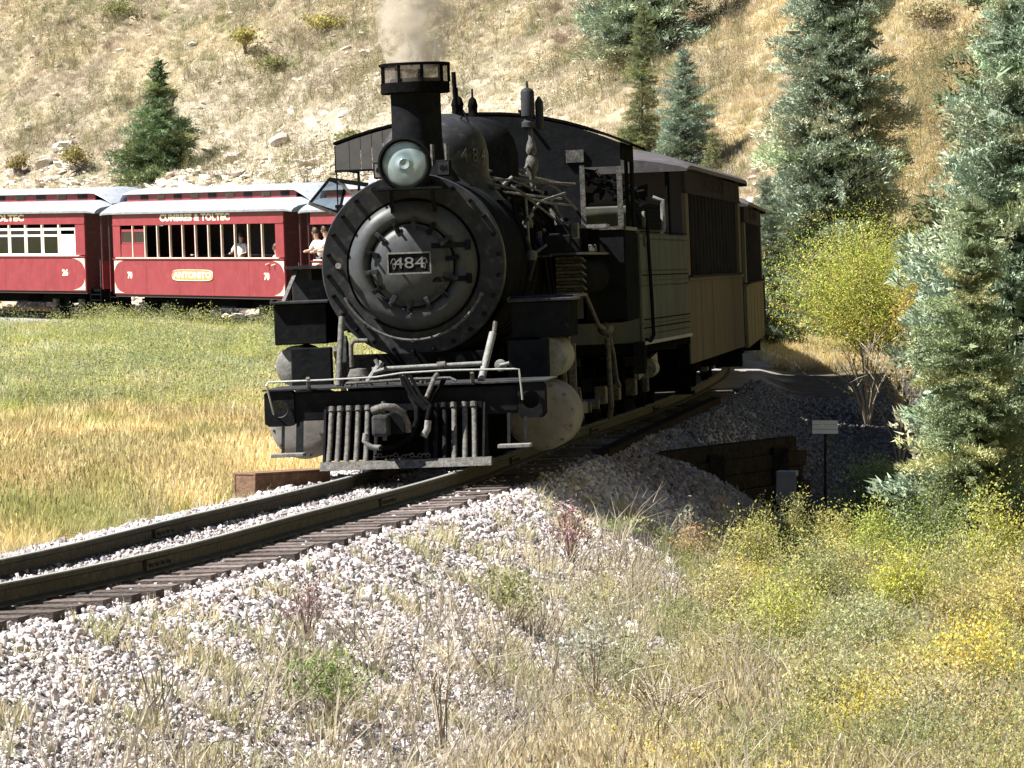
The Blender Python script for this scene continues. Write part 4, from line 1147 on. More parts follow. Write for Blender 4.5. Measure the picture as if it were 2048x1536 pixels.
tp0, tp1 = path_at(SBEAM + 12.2), path_at(SBEAM + 19.4)
tender = empty("tender", (tp0[0] - .05, tp0[1], 0), (0, -LEAN, veh_matrix(tp0, tp1)), "grey-green coal tender with pipes down its side behind the engine cab", "tender")
def tender_parts():
    t, L_ = tender, 6.9
    MB().box(-1.36, 1.36, 0, L_, .86, .98).build("tender_frame", M['soot'], t, bevel=.01)
    # tank in flat plates with seams
    for k in range(3):
        y0, y1 = k * L_ / 3, (k + 1) * L_ / 3
        for z0, z1 in ((.99, 1.20), (1.206, 1.72), (1.726, 2.28)):
            for sx in (-1, 1):
                MB().box(min(sx * 1.34, sx * 1.365), max(sx * 1.34, sx * 1.365), y0 + .004, y1 - .004, z0, z1).build("tank_plate", M['tender'], t)
    MB().box(-1.33, 1.33, .02, L_ - .02, .985, 2.26).build("tank", M['tender'], t)
    MB().prism([(-1.33, 2.28), (1.33, 2.28), (1.22, 2.62), (-1.22, 2.62)], .15, 4.2).build("coal_bunker", M['tender'], t, bevel=.02)
    for k in range(6):
        z = 2.34 + k * .055
        x = 1.33 - (.13 / .44) * (z - 2.28) if z < 2.72 else 1.19
        MB().box(x - .02, x + .03, .1, 4.1, z, z + .05).build("bunker_slat", M['black'], t)
    q = MB()
    rr = random.Random(3)
    for i in range(420):
        x, y = rr.uniform(-1.15, 1.15), rr.uniform(.2, 4.1)
        z = 2.64 + .45 * (1 - (x / 1.3) ** 2) * min(1, y / 1.2)
        s_ = rr.uniform(.06, .14)
        pts = [(x + rr.uniform(-s_, s_), y + rr.uniform(-s_, s_), z + rr.uniform(-s_, s_)) for _ in range(4)]
        q.add(pts, [(0, 1, 2), (0, 2, 3), (0, 3, 1), (1, 3, 2)])
    o = q.build("coal", M['soot'], t); o['kind'] = 'stuff'
    MB().lathe([(0.25, 2.28), (0.27, 2.3), (0.27, 2.5), (0.2, 2.56), (0, 2.58)], (0, 5.4, 0), 'z', 24).build("water_hatch", M['black'], t, smooth=40)
    q = MB()
    for z in (1.08, 1.66, 1.84, 2.22):
        for i in range(46):
            q.lathe([(.012, 0), (.009, .008), (0, .01)], (1.366, .12 + i * .145, z), 'x', 5)
    o = q.build("rivets", M['tender'], t); o['kind'] = 'stuff'
    # pipes and grab irons on the visible side
    T("side_pipe", M['black'], t, [(1.37, .25, 2.62), (1.40, .5, 2.62), (1.40, .65, 2.5), (1.40, .95, 1.4), (1.40, 1.0, 1.06), (1.40, .6, 1.0), (1.38, .2, 1.02)], .022, 8)
    T("grab_iron", M['pale'], t, [(1.38, 2.7, 2.3), (1.42, 2.7, 2.35), (1.42, 2.7, 2.7), (1.3, 2.7, 2.74)], .03, 8)
    for z in (1.15, 1.25, 1.78, 2.3):
        MB().box(1.368, 1.376, .1, L_ - .1, z, z + .012).build("seam_strip", M['soot'], t)
    MB().box(1.366, 1.39, 0, L_, .96, 1.0).build("sill_strip", M['pale'], t)
    for i, (y, z, r_) in enumerate(((.45, 2.45, .1), (.5, 2.2, .07))):
        MB().lathe([(r_, 0), (r_, .03), (0, .04)], (1.366, y, z), 'x', 20).build("round_cover", M['tender'], t, smooth=40)
    q = MB().box(1.2, 1.36, 6.6, 6.68, .2, .9).box(1.15, 1.40, 6.55, 6.85, .2, .24).box(1.15, 1.40, 6.55, 6.85, .5, .54)
    q.build("end_step", M['soot'], t)
    truck(t, 1.5); truck(t, 5.4)
    T("brake_cylinder", M['pale'], t, [(1.1, 3.2, .62), (1.1, 3.7, .62)], .12, 14)
    MB().bar((1.0, 2.9, .55), (1.15, 3.9, .75), .06, .12).build("brake_lever", M['pale'], t)
    MB().prism([(-.1, 1.0), (.35, 1.0), (.15, .7), (0, .62), (-.1, .62)], 1.25, 1.38, 'x').build("front_skirt", M['black'], t)
tender_parts()

# ------------------------------------------------------------------ coaches
def build_coach(name, label, p0, p1, group, side_m, trim_m, board_m, end_m, roof_m, vis, style, z=0.0, number=None, plate=None, Lc=None, title=True, openend=False):
    """vis: which side (-1 or 1 in x) the photo shows. p0 the end nearer the engine."""
    L_ = float(np.linalg.norm(np.array(p1) - np.array(p0))) if Lc is None else Lc
    c = empty(name, (p0[0], p0[1], z), (0, -LEAN, veh_matrix(p0, p1)), label, "railway coach", group)
    hw = 1.26
    zs, zw0, zw1, ze = (.74, 1.84, 2.80, 3.14) if style != 'dark' else (.58, 1.76, 2.86, 3.17)
    MB().box(-hw + .04, hw - .04, 0, L_, .66, .80).build("floor", M['interior'], c)
    MB().box(-.55, .55, 1.5, L_ - 1.5, .35, .66).build("underframe", M['soot'], c, bevel=.02)
    for y in (4.3, L_ - 5.2):
        for sx in (-1, 1):
            MB().box(min(sx * .6, sx * 1.05), max(sx * .6, sx * 1.05), y, y + 1.2, .38, .66).build("battery_box", M['soot'], c, bevel=.02)
    for sx in (-1, 1):
        A = lambda a, b: (min(sx * a, sx * b), max(sx * a, sx * b))
        x0, x1 = A(hw - .05, hw)
        MB().box(x0, x1, 0, L_, zs, zw0 - .07).build("lower_panel", side_m, c)
        for k in range(1, 5):
            a, b = A(hw + .0005, hw + .004)
            MB().box(a, b, k * L_ / 5 - .02, k * L_ / 5 + .02, zs, zw0 - .07).build("seam_strip", side_m, c)
        a, b = A(hw - .05, hw + .03)
        MB().box(a, b, -.01, L_ + .01, zw0 - .068, zw0 - .03).build("belt_rail", side_m, c, bevel=.005)
        a, b = A(hw - .05, hw + .05)
        MB().box(a, b, .3, L_ - .3, zw0 - .028, zw0).build("window_sill", trim_m, c)
        MB().box(x0, x1, 0, L_, zw1, ze).build("letterboard", board_m, c)
        a, b = A(hw - .05, hw + .02)
        MB().box(a, b, .0, L_, zw1 - .0, zw1 + .03).build("window_header", board_m, c)
        MB().box(x0, x1, 0, .62, zw0 + .002, zw1).build("corner_panel", side_m, c)
        if not openend: MB().box(x0, x1, L_ - .62, L_, zw0 + .002, zw1).build("corner_panel", side_m, c)
        # windows
        nw = 12 if style == 'open' else (11 if style == 'sash' else 15)
        ys = np.linspace(.62, L_ - .62, nw + 1)
        for i in range(nw):
            ya, yb = ys[i], ys[i + 1]
            small = style == 'open' and i >= nw - 2
            if openend and i >= nw - 3: continue
            if i < nw - 1:
                w_ = .045 if style == 'open' else .07
                MB().box(*A(hw - .06, hw + .005), yb - w_, yb + w_ * .3, zw0, zw1).build("window_post", trim_m if style != 'dark' else board_m, c)
            if small:
                MB().box(*A(hw - .04, hw - .008), ya + .01, yb - .05, zw0, zw0 + .40).build("window_panel", side_m, c)
            if style == 'sash' or small:
                f = MB()
                zb = zw0 + .41 if small else zw0 + .01
                xa, xb = A(hw - .045, hw - .02)
                ya2, yb2 = ya + .03, yb - .08
                f.box(xa, xb, ya2, ya2 + .045, zb, zw1 - .12).box(xa, xb, yb2 - .045, yb2, zb, zw1 - .12)
                f.box(xa, xb, ya2 + .045, yb2 - .045, zw1 - .19, zw1 - .12).box(xa, xb, ya2 + .045, yb2 - .045, zb, zb + .04)
                if not small:
                    f.box(xa, xb, ya2 + .045, yb2 - .045, zw0 + .58, zw0 + .64)
                fr_ = f.build("window_frame", M['white'] if style == 'sash' else side_m, c)
                if style == 'sash' and i == 0 and sx == vis:
                    MB().box(xa + .005, xb - .005, ya2 + .045, yb2 - .045, zb + .04, zw0 + .60).build("white_blind", M['white'], fr_)
                else:
                    MB().box(*A(hw - .036, hw - .030), ya2 + .045, yb2 - .045, zb, zw1 - .12).build("window_pane", M['glass'], fr_)
            if sx != vis and style != 'dark':
                MB().box(*A(hw - .10, hw - .09), ya, yb, zw0, zw1).build("far_window_blocker", M['interior'], c)  # added dark panels close the far windows against the bright hill behind
            if style == 'dark':
                MB().box(*A(hw - .04, hw - .035), ya + .0, yb - .07, zw0, zw1 - .01).build("window_pane", M['glass'], c)
    # ends with a doorway
    for y0_, s_ in ((0, 1), (L_, -1)):
        ya, yb = (y0_ + .001, y0_ + .05) if s_ > 0 else (y0_ - .05, y0_ - .001)
        q = MB().box(-hw + .051, -.42, ya, yb, zs, ze + .1).box(.42, hw - .051, ya, yb, zs, ze + .1).box(-.42, .42, ya, yb, 2.75, ze + .3)
        q.build("end_wall", end_m, c)
        MB().box(-.41, .41, ya, yb, zs, 2.74).build("end_door", M['maroon'], c)
        # platform, steps, rails
        pa, pb = (y0_ - .78, y0_) if s_ > 0 else (y0_, y0_ + .78)
        MB().box(-1.05, 1.05, pa, pb, .72, .80).build("platform", M['soot'], c)
        for sx in (-1, 1):
            q = MB()
            for k in range(3):
                q.box(min(sx * .75, sx * 1.15), max(sx * .75, sx * 1.15), pa + .08, pb - .08, .28 + k * .17, .31 + k * .17)
            q.box(min(sx * .72, sx * 1.15), max(sx * .72, sx * 1.15), pa + .04, pa + .08, .26, .8).box(min(sx * .72, sx * 1.15), max(sx * .72, sx * 1.15), pb - .08, pb - .04, .26, .8)
            q.build("steps", M['soot'], c)
            T("grab_rail", M['worn'], c, [(sx * 1.12, pa + .08, .85), (sx * 1.12, pa + .08, 1.7)], .015, 6)
        yo = pa if s_ > 0 else pb
        q = MB().box(-1.1, -.4, yo - .02, yo + .02, .8, 1.65).box(.4, 1.1, yo - .02, yo + .02, .8, 1.65)
        q.build("platform_gate", side_m if style != 'dark' else end_m, c)
        for x in (-1.08, 1.08):
            MB().tube([(x, yo, 1.6), (x, yo, 3.2)], .03, 8).build("hood_post", M['dred'] if style != 'dark' else M['soot'], c)
        MB().box(-.12, .12, min(yo, yo - s_ * .35), max(yo, yo - s_ * .35), .58, .72).build("coupler", M['soot'], c, bevel=.02)
    # roof: lower deck with rounded edge, clerestory, top deck; both ends droop over the platforms
    def sect(x_e, z_e, x_i, z_i, n=6):
        return [(x_e + (x_i - x_e) * (1 - math.cos(t)) , z_e + (z_i - z_e) * math.sin(t)) for t in np.linspace(0, math.pi / 2, n)]
    lo = [(-hw - .10, ze - .0), (-hw - .11, ze + .06), (-hw - .04, ze + .18), (-hw + .12, ze + .29), (-.86, ze + .36), (-.80, ze + .37)]
    if style == 'dark':
        lo = [(-hw - .10, ze), (-hw - .11, ze + .05), (-hw - .02, ze + .11), (-.95, ze + .22), (-.5, ze + .32), (-.15, ze + .35)]
    lo = lo + [(-a, b) for a, b in lo[::-1]]
    n = len(lo)
    ends = [(-.85, .60), (-.55, .86), (-.2, 1.0), (L_ + .2, 1.0), (L_ + .55, .86), (L_ + .85, .60)]
    q = MB()
    for (y, k) in ends:
        for a, b in lo:
            q.v.append((a * (1 if k == 1 else .97 + .03 * k), y, ze - .08 + (b - ze + .08) * k))
    for i in range(len(ends) - 1):
        for j in range(n - 1):
            q.f.append((i * n + j, i * n + j + 1, (i + 1) * n + j + 1, (i + 1) * n + j))
    q.f.append(tuple(range(n))[::-1]); q.f.append(tuple((len(ends) - 1) * n + j for j in range(n)))
    rf = q.build("roof", roof_m, c, smooth=35)
    for sx in ((-1, 1) if style != 'dark' else ()):
        MB().box(min(sx * .76, sx * .80), max(sx * .76, sx * .80), .1, L_ - .1, ze + .34, ze + .60).build("clerestory_wall", side_m if style != 'dark' else board_m, rf)
        for k in range(9):
            y = .6 + k * (L_ - 1.8) / 8.5
            MB().box(min(sx * .80, sx * .812), max(sx * .80, sx * .812), y, y + .62, ze + .41, ze + .55).build("clerestory_light", M['glass'] if k % 2 else M['greybrown'], rf)
    up = [(-.92, ze + .58), (-.90, ze + .63), (-.6, ze + .72), (-.25, ze + .76), (.25, ze + .76), (.6, ze + .72), (.90, ze + .63), (.92, ze + .58)]
    n = len(up)
    q = MB()
    ends = [(-.80, .2, .78), (-.45, .62, .9), (.0, .98, .98), (.3, 1, 1), (L_ - .3, 1, 1), (L_, .98, .98), (L_ + .45, .62, .9), (L_ + .80, .2, .78)]
    for (y, k, kx) in ends:
        for a, b in up:
            q.v.append((a * kx, y, ze + .16 + (b - ze - .16) * k))
    for i in range(len(ends) - 1):
        for j in range(n - 1):
            q.f.append((i * n + j, i * n + j + 1, (i + 1) * n + j + 1, (i + 1) * n + j))
        q.f.append((i * n, (i + 1) * n, (i + 1) * n + n - 1, i * n + n - 1))
    q.f.append(tuple(range(n))[::-1]); q.f.append(tuple((len(ends) - 1) * n + j for j in range(n)))
    if style != 'dark':
        q.build("clerestory_roof", roof_m, rf, smooth=35)
    # seats inside
    for k in range(7):
        y = 1.2 + k * (L_ - 2.6) / 6
        for sx in (-1, 1):
            MB().box(min(sx * .35, sx * 1.15), max(sx * .35, sx * 1.15), y, y + .12, .8, 1.75).build("seat", M['interior'], c)
    truck(c, 2.1); truck(c, L_ - 2.1)
    if title:
        rt = (0, -1, 0) if vis < 0 else (0, 1, 0)
        text("CUMBRES & TOLTEC", .27, frame_mtx((vis * (hw + .004), L_ * .5, (zw1 + ze) / 2 + .03), rt, (0, 0, 1)), M['cream'] if style != 'dark' else M['greybrown'], c, "lettering", xs=2.15, ext=.003, bold=.012, spacing=1.05)
    if number:
        rt = (0, -1, 0) if vis < 0 else (0, 1, 0)
        for y in (1.35, L_ - 1.35):
            text(number, .26, frame_mtx((vis * (hw + .004), y, 1.30), rt, (0, 0, 1)), M['cream'] if style != 'dark' else M['black'], c, "coach_number", xs=1.5, ext=.003, bold=.01)
    if style != 'dark':
        for (yc, sy) in ((.06, 1), (L_ - .06, -1)):
            for (zc, sz) in ((zs + .04, 1), (zw0 - .10, -1)):
                P = [(yc, zc)]
                for t in np.linspace(0, math.pi / 2, 8):
                    P.append((yc + sy * .80 * (1 - math.sin(t)) , zc + sz * .34 * (1 - math.cos(t))))
                q = MB().prism(P, vis * (hw + .003), vis * (hw + .008), 'x')
                q.build("corner_scroll", M['cream'], c)
    if plate:
        rt = (0, -1, 0) if vis < 0 else (0, 1, 0)
        ym = L_ * .52
        q = MB()
        P = []
        for i in range(28):
            t = 2 * math.pi * i / 28
            P.append((ym + 1.62 * np.sign(math.cos(t)) * abs(math.cos(t)) ** .35, 1.32 + .155 * np.sign(math.sin(t)) * abs(math.sin(t)) ** .5))
        q.prism(P, vis * (hw + .003), vis * (hw + .010), 'x')
        nb = q.build("name_board", M['orange'], c)
        pts = [(vis * (hw + .012), a, b) for a, b in P] + [(vis * (hw + .012), P[0][0], P[0][1])]
        MB().tube(pts, .014, 5).build("board_rim", M['pink'], nb)
        text(plate, .24, frame_mtx((vis * (hw + .014), ym, 1.32), rt, (0, 0, 1)), M['cream'], nb, "name_lettering", xs=2.35, ext=.002, bold=.008)
    return c

def shifted(s, d):
    p, t = path_at(s), path_dir(s)
    return (p[0] + t[1] * d, p[1] - t[0] * d)
grp = "coaches of the excursion train"
yb = 0.0
# right of the tender: two tan coaches in their own shade
sA = float(np.interp(68.6, PATH[:, 1], ARC))
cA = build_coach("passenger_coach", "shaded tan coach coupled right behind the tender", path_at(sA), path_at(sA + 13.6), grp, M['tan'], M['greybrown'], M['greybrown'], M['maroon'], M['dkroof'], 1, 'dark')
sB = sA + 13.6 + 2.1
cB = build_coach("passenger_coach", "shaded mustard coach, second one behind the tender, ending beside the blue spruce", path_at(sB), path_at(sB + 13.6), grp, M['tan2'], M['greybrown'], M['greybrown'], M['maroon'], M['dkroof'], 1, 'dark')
cB.scale = (.985, 1, .90)
s1 = float(np.interp(143.5, PATH[:, 1], ARC))
zf = lambda s_: float(track_z(path_at(s_)[1])) + .02
c1 = build_coach("passenger_coach", "red coach with an orange name board and a row of open windows", path_at(s1), path_at(s1 + 13.6), grp, M['red'], M['pink'], M['red'], M['dred'], M['roof'], -1, 'open', zf(s1 + 7), "70", "ANTONITO")
s2 = s1 + 13.6 + 2.3
c2 = build_coach("passenger_coach", "red coach with cream sash windows and one white blind, cut by the picture edge", path_at(s2), path_at(s2 + 13.6), grp, M['red'], M['pink'], M['red'], M['dred'], M['roof'], -1, 'sash', zf(s2 + 5), "26", None)
sD = s1 - 2.3 - 13.6
cD = build_coach("passenger_coach", "red coach mostly hidden by the smokebox, its platform crowded with passengers", path_at(sD), path_at(sD + 13.6), grp, M['red'], M['pink'], M['red'], M['dred'], M['roof'], -1, 'open', zf(sD + 9), None, None, openend=True)

# the low-sided open car between them
sC = sB + 13.6 + 2.1
gc = empty("open_gondola", (*path_at(sC), .05), (0, -LEAN, veh_matrix(path_at(sC), path_at(sC + 11.5))), "low-sided open observation gondola behind the mustard coach", "gondola", grp)
def gondola():
    L_ = 11.5
    MB().box(-1.2, 1.2, 0, L_, .7, .82).build("floor", M['timber'], gc)
    for sx in (-1, 1):
        for k in range(4):
            z = .82 + k * .19
            MB().box(min(sx * 1.2, sx * 1.25), max(sx * 1.2, sx * 1.25), 0, L_, z + .005, z + .185).build("side_plank", M['maroon'], gc)
        for k in range(8):
            y = .1 + k * (L_ - .2) / 7
            MB().box(min(sx * 1.25, sx * 1.31), max(sx * 1.25, sx * 1.30), y - .05, y + .05, .7, 1.6).build("stake", M['maroon'], gc)
    for y in (0, L_ - .05):
        MB().box(-1.2, 1.2, y, y + .05, .82, 1.77).build("end_board", M['red'], gc)
    truck(gc, 1.9); truck(gc, L_ - 1.9)
gondola()

# ------------------------------------------------------------------ passengers
def person(loc, rz, label, shirt, pose='stand', scale=1.0, group=None):
    """one skinned body, hair and shirt as its parts"""
    p = empty("person", loc, (0, 0, rz), label, "person", group)
    p.scale = (scale,) * 3
    lean = 0.18 if pose == 'lean' else 0.0
    J = {'pel': (0, 0, .95), 'chest': (0, -lean * .7, 1.25), 'neck': (0, -lean * 1.2, 1.47), 'head0': (0, -lean * 1.3, 1.56), 'head1': (0, -lean * 1.35, 1.70),
         'shL': (-.18, -lean, 1.40), 'elL': (-.26, -.10 - lean, 1.16), 'haL': (-.18, -.32 - lean, 1.12), 'shR': (.18, -lean, 1.40), 'elR': (.27, -.08 - lean, 1.15), 'haR': (.20, -.30 - lean, 1.10),
         'hipL': (-.10, 0, .90), 'knL': (-.11, -.03, .50), 'ftL': (-.11, 0, .08), 'toL': (-.12, -.16, .05), 'hipR': (.10, 0, .90), 'knR': (.11, -.03, .50), 'ftR': (.11, 0, .08), 'toR': (.12, -.16, .05)}
    if pose == 'sit':
        J.update({'knL': (-.12, -.42, .88), 'ftL': (-.12, -.42, .46), 'toL': (-.12, -.56, .43), 'knR': (.12, -.42, .88), 'ftR': (.12, -.42, .46), 'toR': (.12, -.56, .43)})
    rad = {'pel': .15, 'chest': .155, 'neck': .055, 'head0': .085, 'head1': .088, 'shL': .062, 'elL': .044, 'haL': .035, 'shR': .062, 'elR': .044, 'haR': .035, 'hipL': .092, 'knL': .06, 'ftL': .045, 'toL': .04, 'hipR': .092, 'knR': .06, 'ftR': .045, 'toR': .04}
    E = [('pel', 'chest'), ('chest', 'neck'), ('neck', 'head0'), ('head0', 'head1'), ('chest', 'shL'), ('shL', 'elL'), ('elL', 'haL'), ('chest', 'shR'), ('shR', 'elR'), ('elR', 'haR'),
         ('pel', 'hipL'), ('hipL', 'knL'), ('knL', 'ftL'), ('ftL', 'toL'), ('pel', 'hipR'), ('hipR', 'knR'), ('knR', 'ftR'), ('ftR', 'toR')]
    def skin(names, edges, grow, m, nm):
        me = bpy.data.meshes.new(nm)
        me.from_pydata([J[k] for k in names], [(names.index(a), names.index(b)) for a, b in edges], [])
        o = link_mesh(nm, me, p)
        md = o.modifiers.new('skin', 'SKIN')
        md.use_smooth_shade = True
        for i, k in enumerate(names):
            v = me.skin_vertices[0].data[i]
            v.radius = (rad[k] + grow, (rad[k] + grow) * (.72 if k in ('chest', 'pel') else 1))
            v.use_root = (k == 'pel')
        sb = o.modifiers.new('sub', 'SUBSURF'); sb.levels = 1; sb.render_levels = 1
        me.materials.append(m)
        return o
    skin(list(J), E, 0, M['skin'], "body")
    skin(['pel', 'chest', 'shL', 'elL', 'shR', 'elR'], [('pel', 'chest'), ('chest', 'shL'), ('shL', 'elL'), ('chest', 'shR'), ('shR', 'elR')], .018, shirt, "shirt")
    skin(['pel', 'hipL', 'knL', 'ftL', 'hipR', 'knR', 'ftR'], [('pel', 'hipL'), ('hipL', 'knL'), ('knL', 'ftL'), ('pel', 'hipR'), ('hipR', 'knR'), ('knR', 'ftR')], .012, M['shirt_d'], "trousers")
    hy = J['head1'][1]
    MB().lathe([(0.0, .115), (.06, .10), (.098, .05), (.105, -.01), (.10, -.06)], (0, hy + .015, 1.665), 'z', 14).build("hair", M['hair'], p, smooth=60)
    q = MB().lathe([(0, -.01), (.013, 0), (0, .012)], (-.035, hy - .085, 1.655), 'z', 6).lathe([(0, -.01), (.013, 0), (0, .012)], (.035, hy - .085, 1.655), 'z', 6)
    q.build("eyes", M['hair'], p)
    MB().add([(-.013, hy - .08, 1.61), (.013, hy - .08, 1.61), (0, hy - .11, 1.615), (0, hy - .08, 1.65)], [(0, 1, 2), (0, 2, 3), (1, 3, 2), (0, 3, 1)]).build("nose", M['skin'], p)
    MB().box(-.024, .024, hy - .084, hy - .074, 1.578, 1.588).build("mouth", M['orange'], p)
    return p
def in_coach(c, x, y, z):
    c_m = Matrix.Translation(c.location) @ c.rotation_euler.to_matrix().to_4x4()
    return c_m @ Vector((x, y, z))
rzv = c1.rotation_euler.z
person(in_coach(c1, -.75, 4.6, .80), rzv + R(-60), "passenger in a white top standing inside the open-window red coach", M['shirt_w'])
person(in_coach(c1, -.95, .95, .55), rzv + R(-90), "passenger in pale pink at the corner window of the open-window coach", M['shirt_p'], 'lean', .95)
person(in_coach(c2, -.85, 3.1, .42), c2.rotation_euler.z + R(-8), "seated passenger in pale pink behind the sash windows", M['shirt_p'], 'sit')
person(in_coach(c2, -.85, 5.3, .42), c2.rotation_euler.z + R(-8), "seated passenger in a dark top behind the sash windows", M['shirt_d'], 'sit')
LD = 13.6
rzD = cD.rotation_euler.z
for x_, y_, a_, ps, sc_, lab, sh_ in ((-1.02, LD - .25, -85, 'lean', 1.05, "passenger in a white shirt leaning out at the crowded coach's corner", M['shirt_w']),
        (-.72, LD + .35, -120, 'stand', 1.0, "passenger in a dark top standing on the crowded coach platform", M['shirt_d']),
        (-1.0, LD - 1.15, -95, 'lean', 1.08, "passenger in a white shirt next along from the coach's corner, beside the smokebox", M['shirt_w']),
        (-.7, LD - .75, -60, 'stand', 1.06, "passenger in a grey-black top between the two white shirts", M['shirt_d']),
        (-1.0, LD - 2.0, -90, 'lean', 1.05, "passenger in pale clothes closest to the smokebox rim", M['shirt_p'])):
    person(in_coach(cD, x_, y_, .86), rzD + R(a_), lab, sh_, ps, sc_)

# ------------------------------------------------------------------ vegetation builders
def branch_template(ntri, seed, wide=0.34, need=0.075, nw=0.020):
    """a flat spray of spruce foliage of unit length along +x: needles clothe twigs that leave the axis in pairs"""
    r = np.random.default_rng(seed)
    tx = r.uniform(0.12, 1.0, ntri)
    side = r.choice([-1, 1], ntri)
    tw = r.beta(1.2, 1.4, ntri) * wide * np.sin(np.clip(tx, 0, 1) * np.pi * 0.82 + 0.35) ** 0.8
    base = np.stack([tx * 0.86 + tw * 0.45, side * tw, -0.10 * tx ** 2 + r.normal(0, 0.025, ntri) - tw * 0.12], 1)
    ang = np.arctan2(side * 1.0, 0.9) * r.uniform(0.2, 1.2, ntri) + r.normal(0, 0.5, ntri)
    el = r.normal(0.25, 0.55, ntri)
    d = np.stack([np.cos(ang) * np.cos(el), np.sin(ang) * np.cos(el), np.sin(el)], 1)
    ln = need * r.uniform(0.6, 1.4, ntri)
    s_ = np.cross(d, r.normal(0, 1, (ntri, 3)))
    s_ /= np.linalg.norm(s_, axis=1)[:, None]
    v = np.stack([base - s_ * nw * .5, base + s_ * nw * .5, base + d * ln[:, None]], 1).reshape(-1, 3)
    tone = np.repeat(0.75 + 0.5 * tx + r.uniform(-.12, .12, ntri), 3)
    return v, tone
TPL = [branch_template(230, 100 + k) for k in range(4)]
TPL_FINE = [branch_template(300, 200 + k, need=0.058, nw=0.022) for k in range(4)]

def spruce(name, label, x, y, z, H, rad, seed, c_in, c_tip, group="spruces around the line", fine=False, dens=1.0, gaps=0.0, bare=0.06, sparse_top=False, prof=.78):
    r = np.random.default_rng(seed)
    t = empty(name, (x, y, z - .05), (0, 0, 0), label, "tree", group)
    q = MB().tube([(0, 0, -.3), (0.02, 0, H * .3), (0.0, .02, H * .7), (0, 0, H)], rad * .05 + .02, 8, r2=.006)
    q.build("trunk", M['bark'], t, smooth=True)
    V, C = [], []
    step = 0.135 * (1 / dens) * (H / 6) ** .35
    hz = bare * H
    tp = TPL_FINE if fine else TPL
    lob = r.uniform(0, 6.28, 6)
    while hz < H * .985:
        f = hz / H
        n = int((19 if fine else 16) * (1 - f * .6)) + 4
        tier = r.uniform(.80, 1.12)
        tpitch = np.interp(f, [0, .5, 1], [-.22, .02, .75]) + r.normal(0, .10)
        tcol = r.uniform(.75, 1.25)
        warm = np.array([1 + r.uniform(0, .35), 1 + r.uniform(0, .12), 1 - r.uniform(0, .2)]) if r.random() < .3 else np.ones(3)
        for k in range(n):
            if r.random() < gaps: continue
            a = r.uniform(0, 2 * math.pi)
            irregular = 1 + .16 * math.sin(3 * a + lob[0] + hz * 2.1) + .12 * math.sin(hz * 3.3 + lob[1] + a)
            Lb = rad * (1 - f) ** prof * irregular * tier * r.uniform(.8, 1.12) + .08
            dz = r.uniform(-.03, .03)
            if k % 3 == 0:
                Lb *= r.uniform(.35, .75)
                dz = r.uniform(-.12, .12)
            if sparse_top and f > .55: Lb *= r.choice([.5, 1.0, .3])
            pitch = tpitch + r.normal(0, .13)
            roll = r.normal(0, .5)
            v, tone = tp[r.integers(0, 4)]
            vv = v * np.array([Lb, Lb * r.uniform(.6, 1.0) + .03, Lb])
            vv[:, 2] += .10 * Lb * (vv[:, 0] / max(Lb, .1)) ** 2 * (1.6 if f < .6 else .6)
            cr_, sr = math.cos(roll), math.sin(roll)
            yy, zz = vv[:, 1] * cr_ - vv[:, 2] * sr, vv[:, 1] * sr + vv[:, 2] * cr_
            xx = vv[:, 0]
            cp_, sp = math.cos(pitch), math.sin(pitch)
            xx, zz = xx * cp_ - zz * sp, xx * sp + zz * cp_
            ca, sa = math.cos(a), math.sin(a)
            V.append(np.stack([xx * ca - yy * sa, xx * sa + yy * ca, zz + hz + dz], 1))
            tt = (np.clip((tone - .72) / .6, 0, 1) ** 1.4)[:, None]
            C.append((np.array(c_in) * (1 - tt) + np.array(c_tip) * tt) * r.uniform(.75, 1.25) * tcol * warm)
        hz += step * r.uniform(.7, 1.3)
    # inner sprays close round the trunk
    nb = int(260 * H * (1 if fine else .6))
    fz = r.uniform(bare * 1.1, .97, nb); ai = r.uniform(0, 6.283, nb)
    ri = rad * (1 - fz) ** prof * r.uniform(.08, .62, nb)
    ctr = np.stack([ri * np.cos(ai), ri * np.sin(ai), fz * H - ri * .15], 1)
    dd = r.normal(0, 1, (nb, 3)); dd[:, 2] *= .4; dd /= np.linalg.norm(dd, axis=1)[:, None]
    ss = np.cross(dd, r.normal(0, 1, (nb, 3))); ss /= np.linalg.norm(ss, axis=1)[:, None]
    ll = (rad * r.uniform(.05, .12, nb))[:, None]
    V.append(np.stack([ctr - ss * ll * .4, ctr + ss * ll * .4, ctr + dd * ll * 1.6], 1).reshape(-1, 3))
    C.append(np.repeat(np.array(c_in) * r.uniform(.8, 1.2, (nb, 1)), 3, axis=0))
    V = np.concatenate(V); C = np.concatenate(C)
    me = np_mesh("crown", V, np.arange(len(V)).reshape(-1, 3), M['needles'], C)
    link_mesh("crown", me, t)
    return len(V) // 3

NTRI = 0
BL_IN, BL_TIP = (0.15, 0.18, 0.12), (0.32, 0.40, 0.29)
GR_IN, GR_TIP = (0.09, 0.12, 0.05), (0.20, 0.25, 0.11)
def hilltree(px, py, wpx, Hm, seed, label, ci, ct, name="spruce_tree", **kw):
    x, y, z = hit(px, py)
    return spruce(name, label, x, y, z, Hm, wpx / 2 * y / FPX, seed, ci, ct, **kw), (x, y, z)

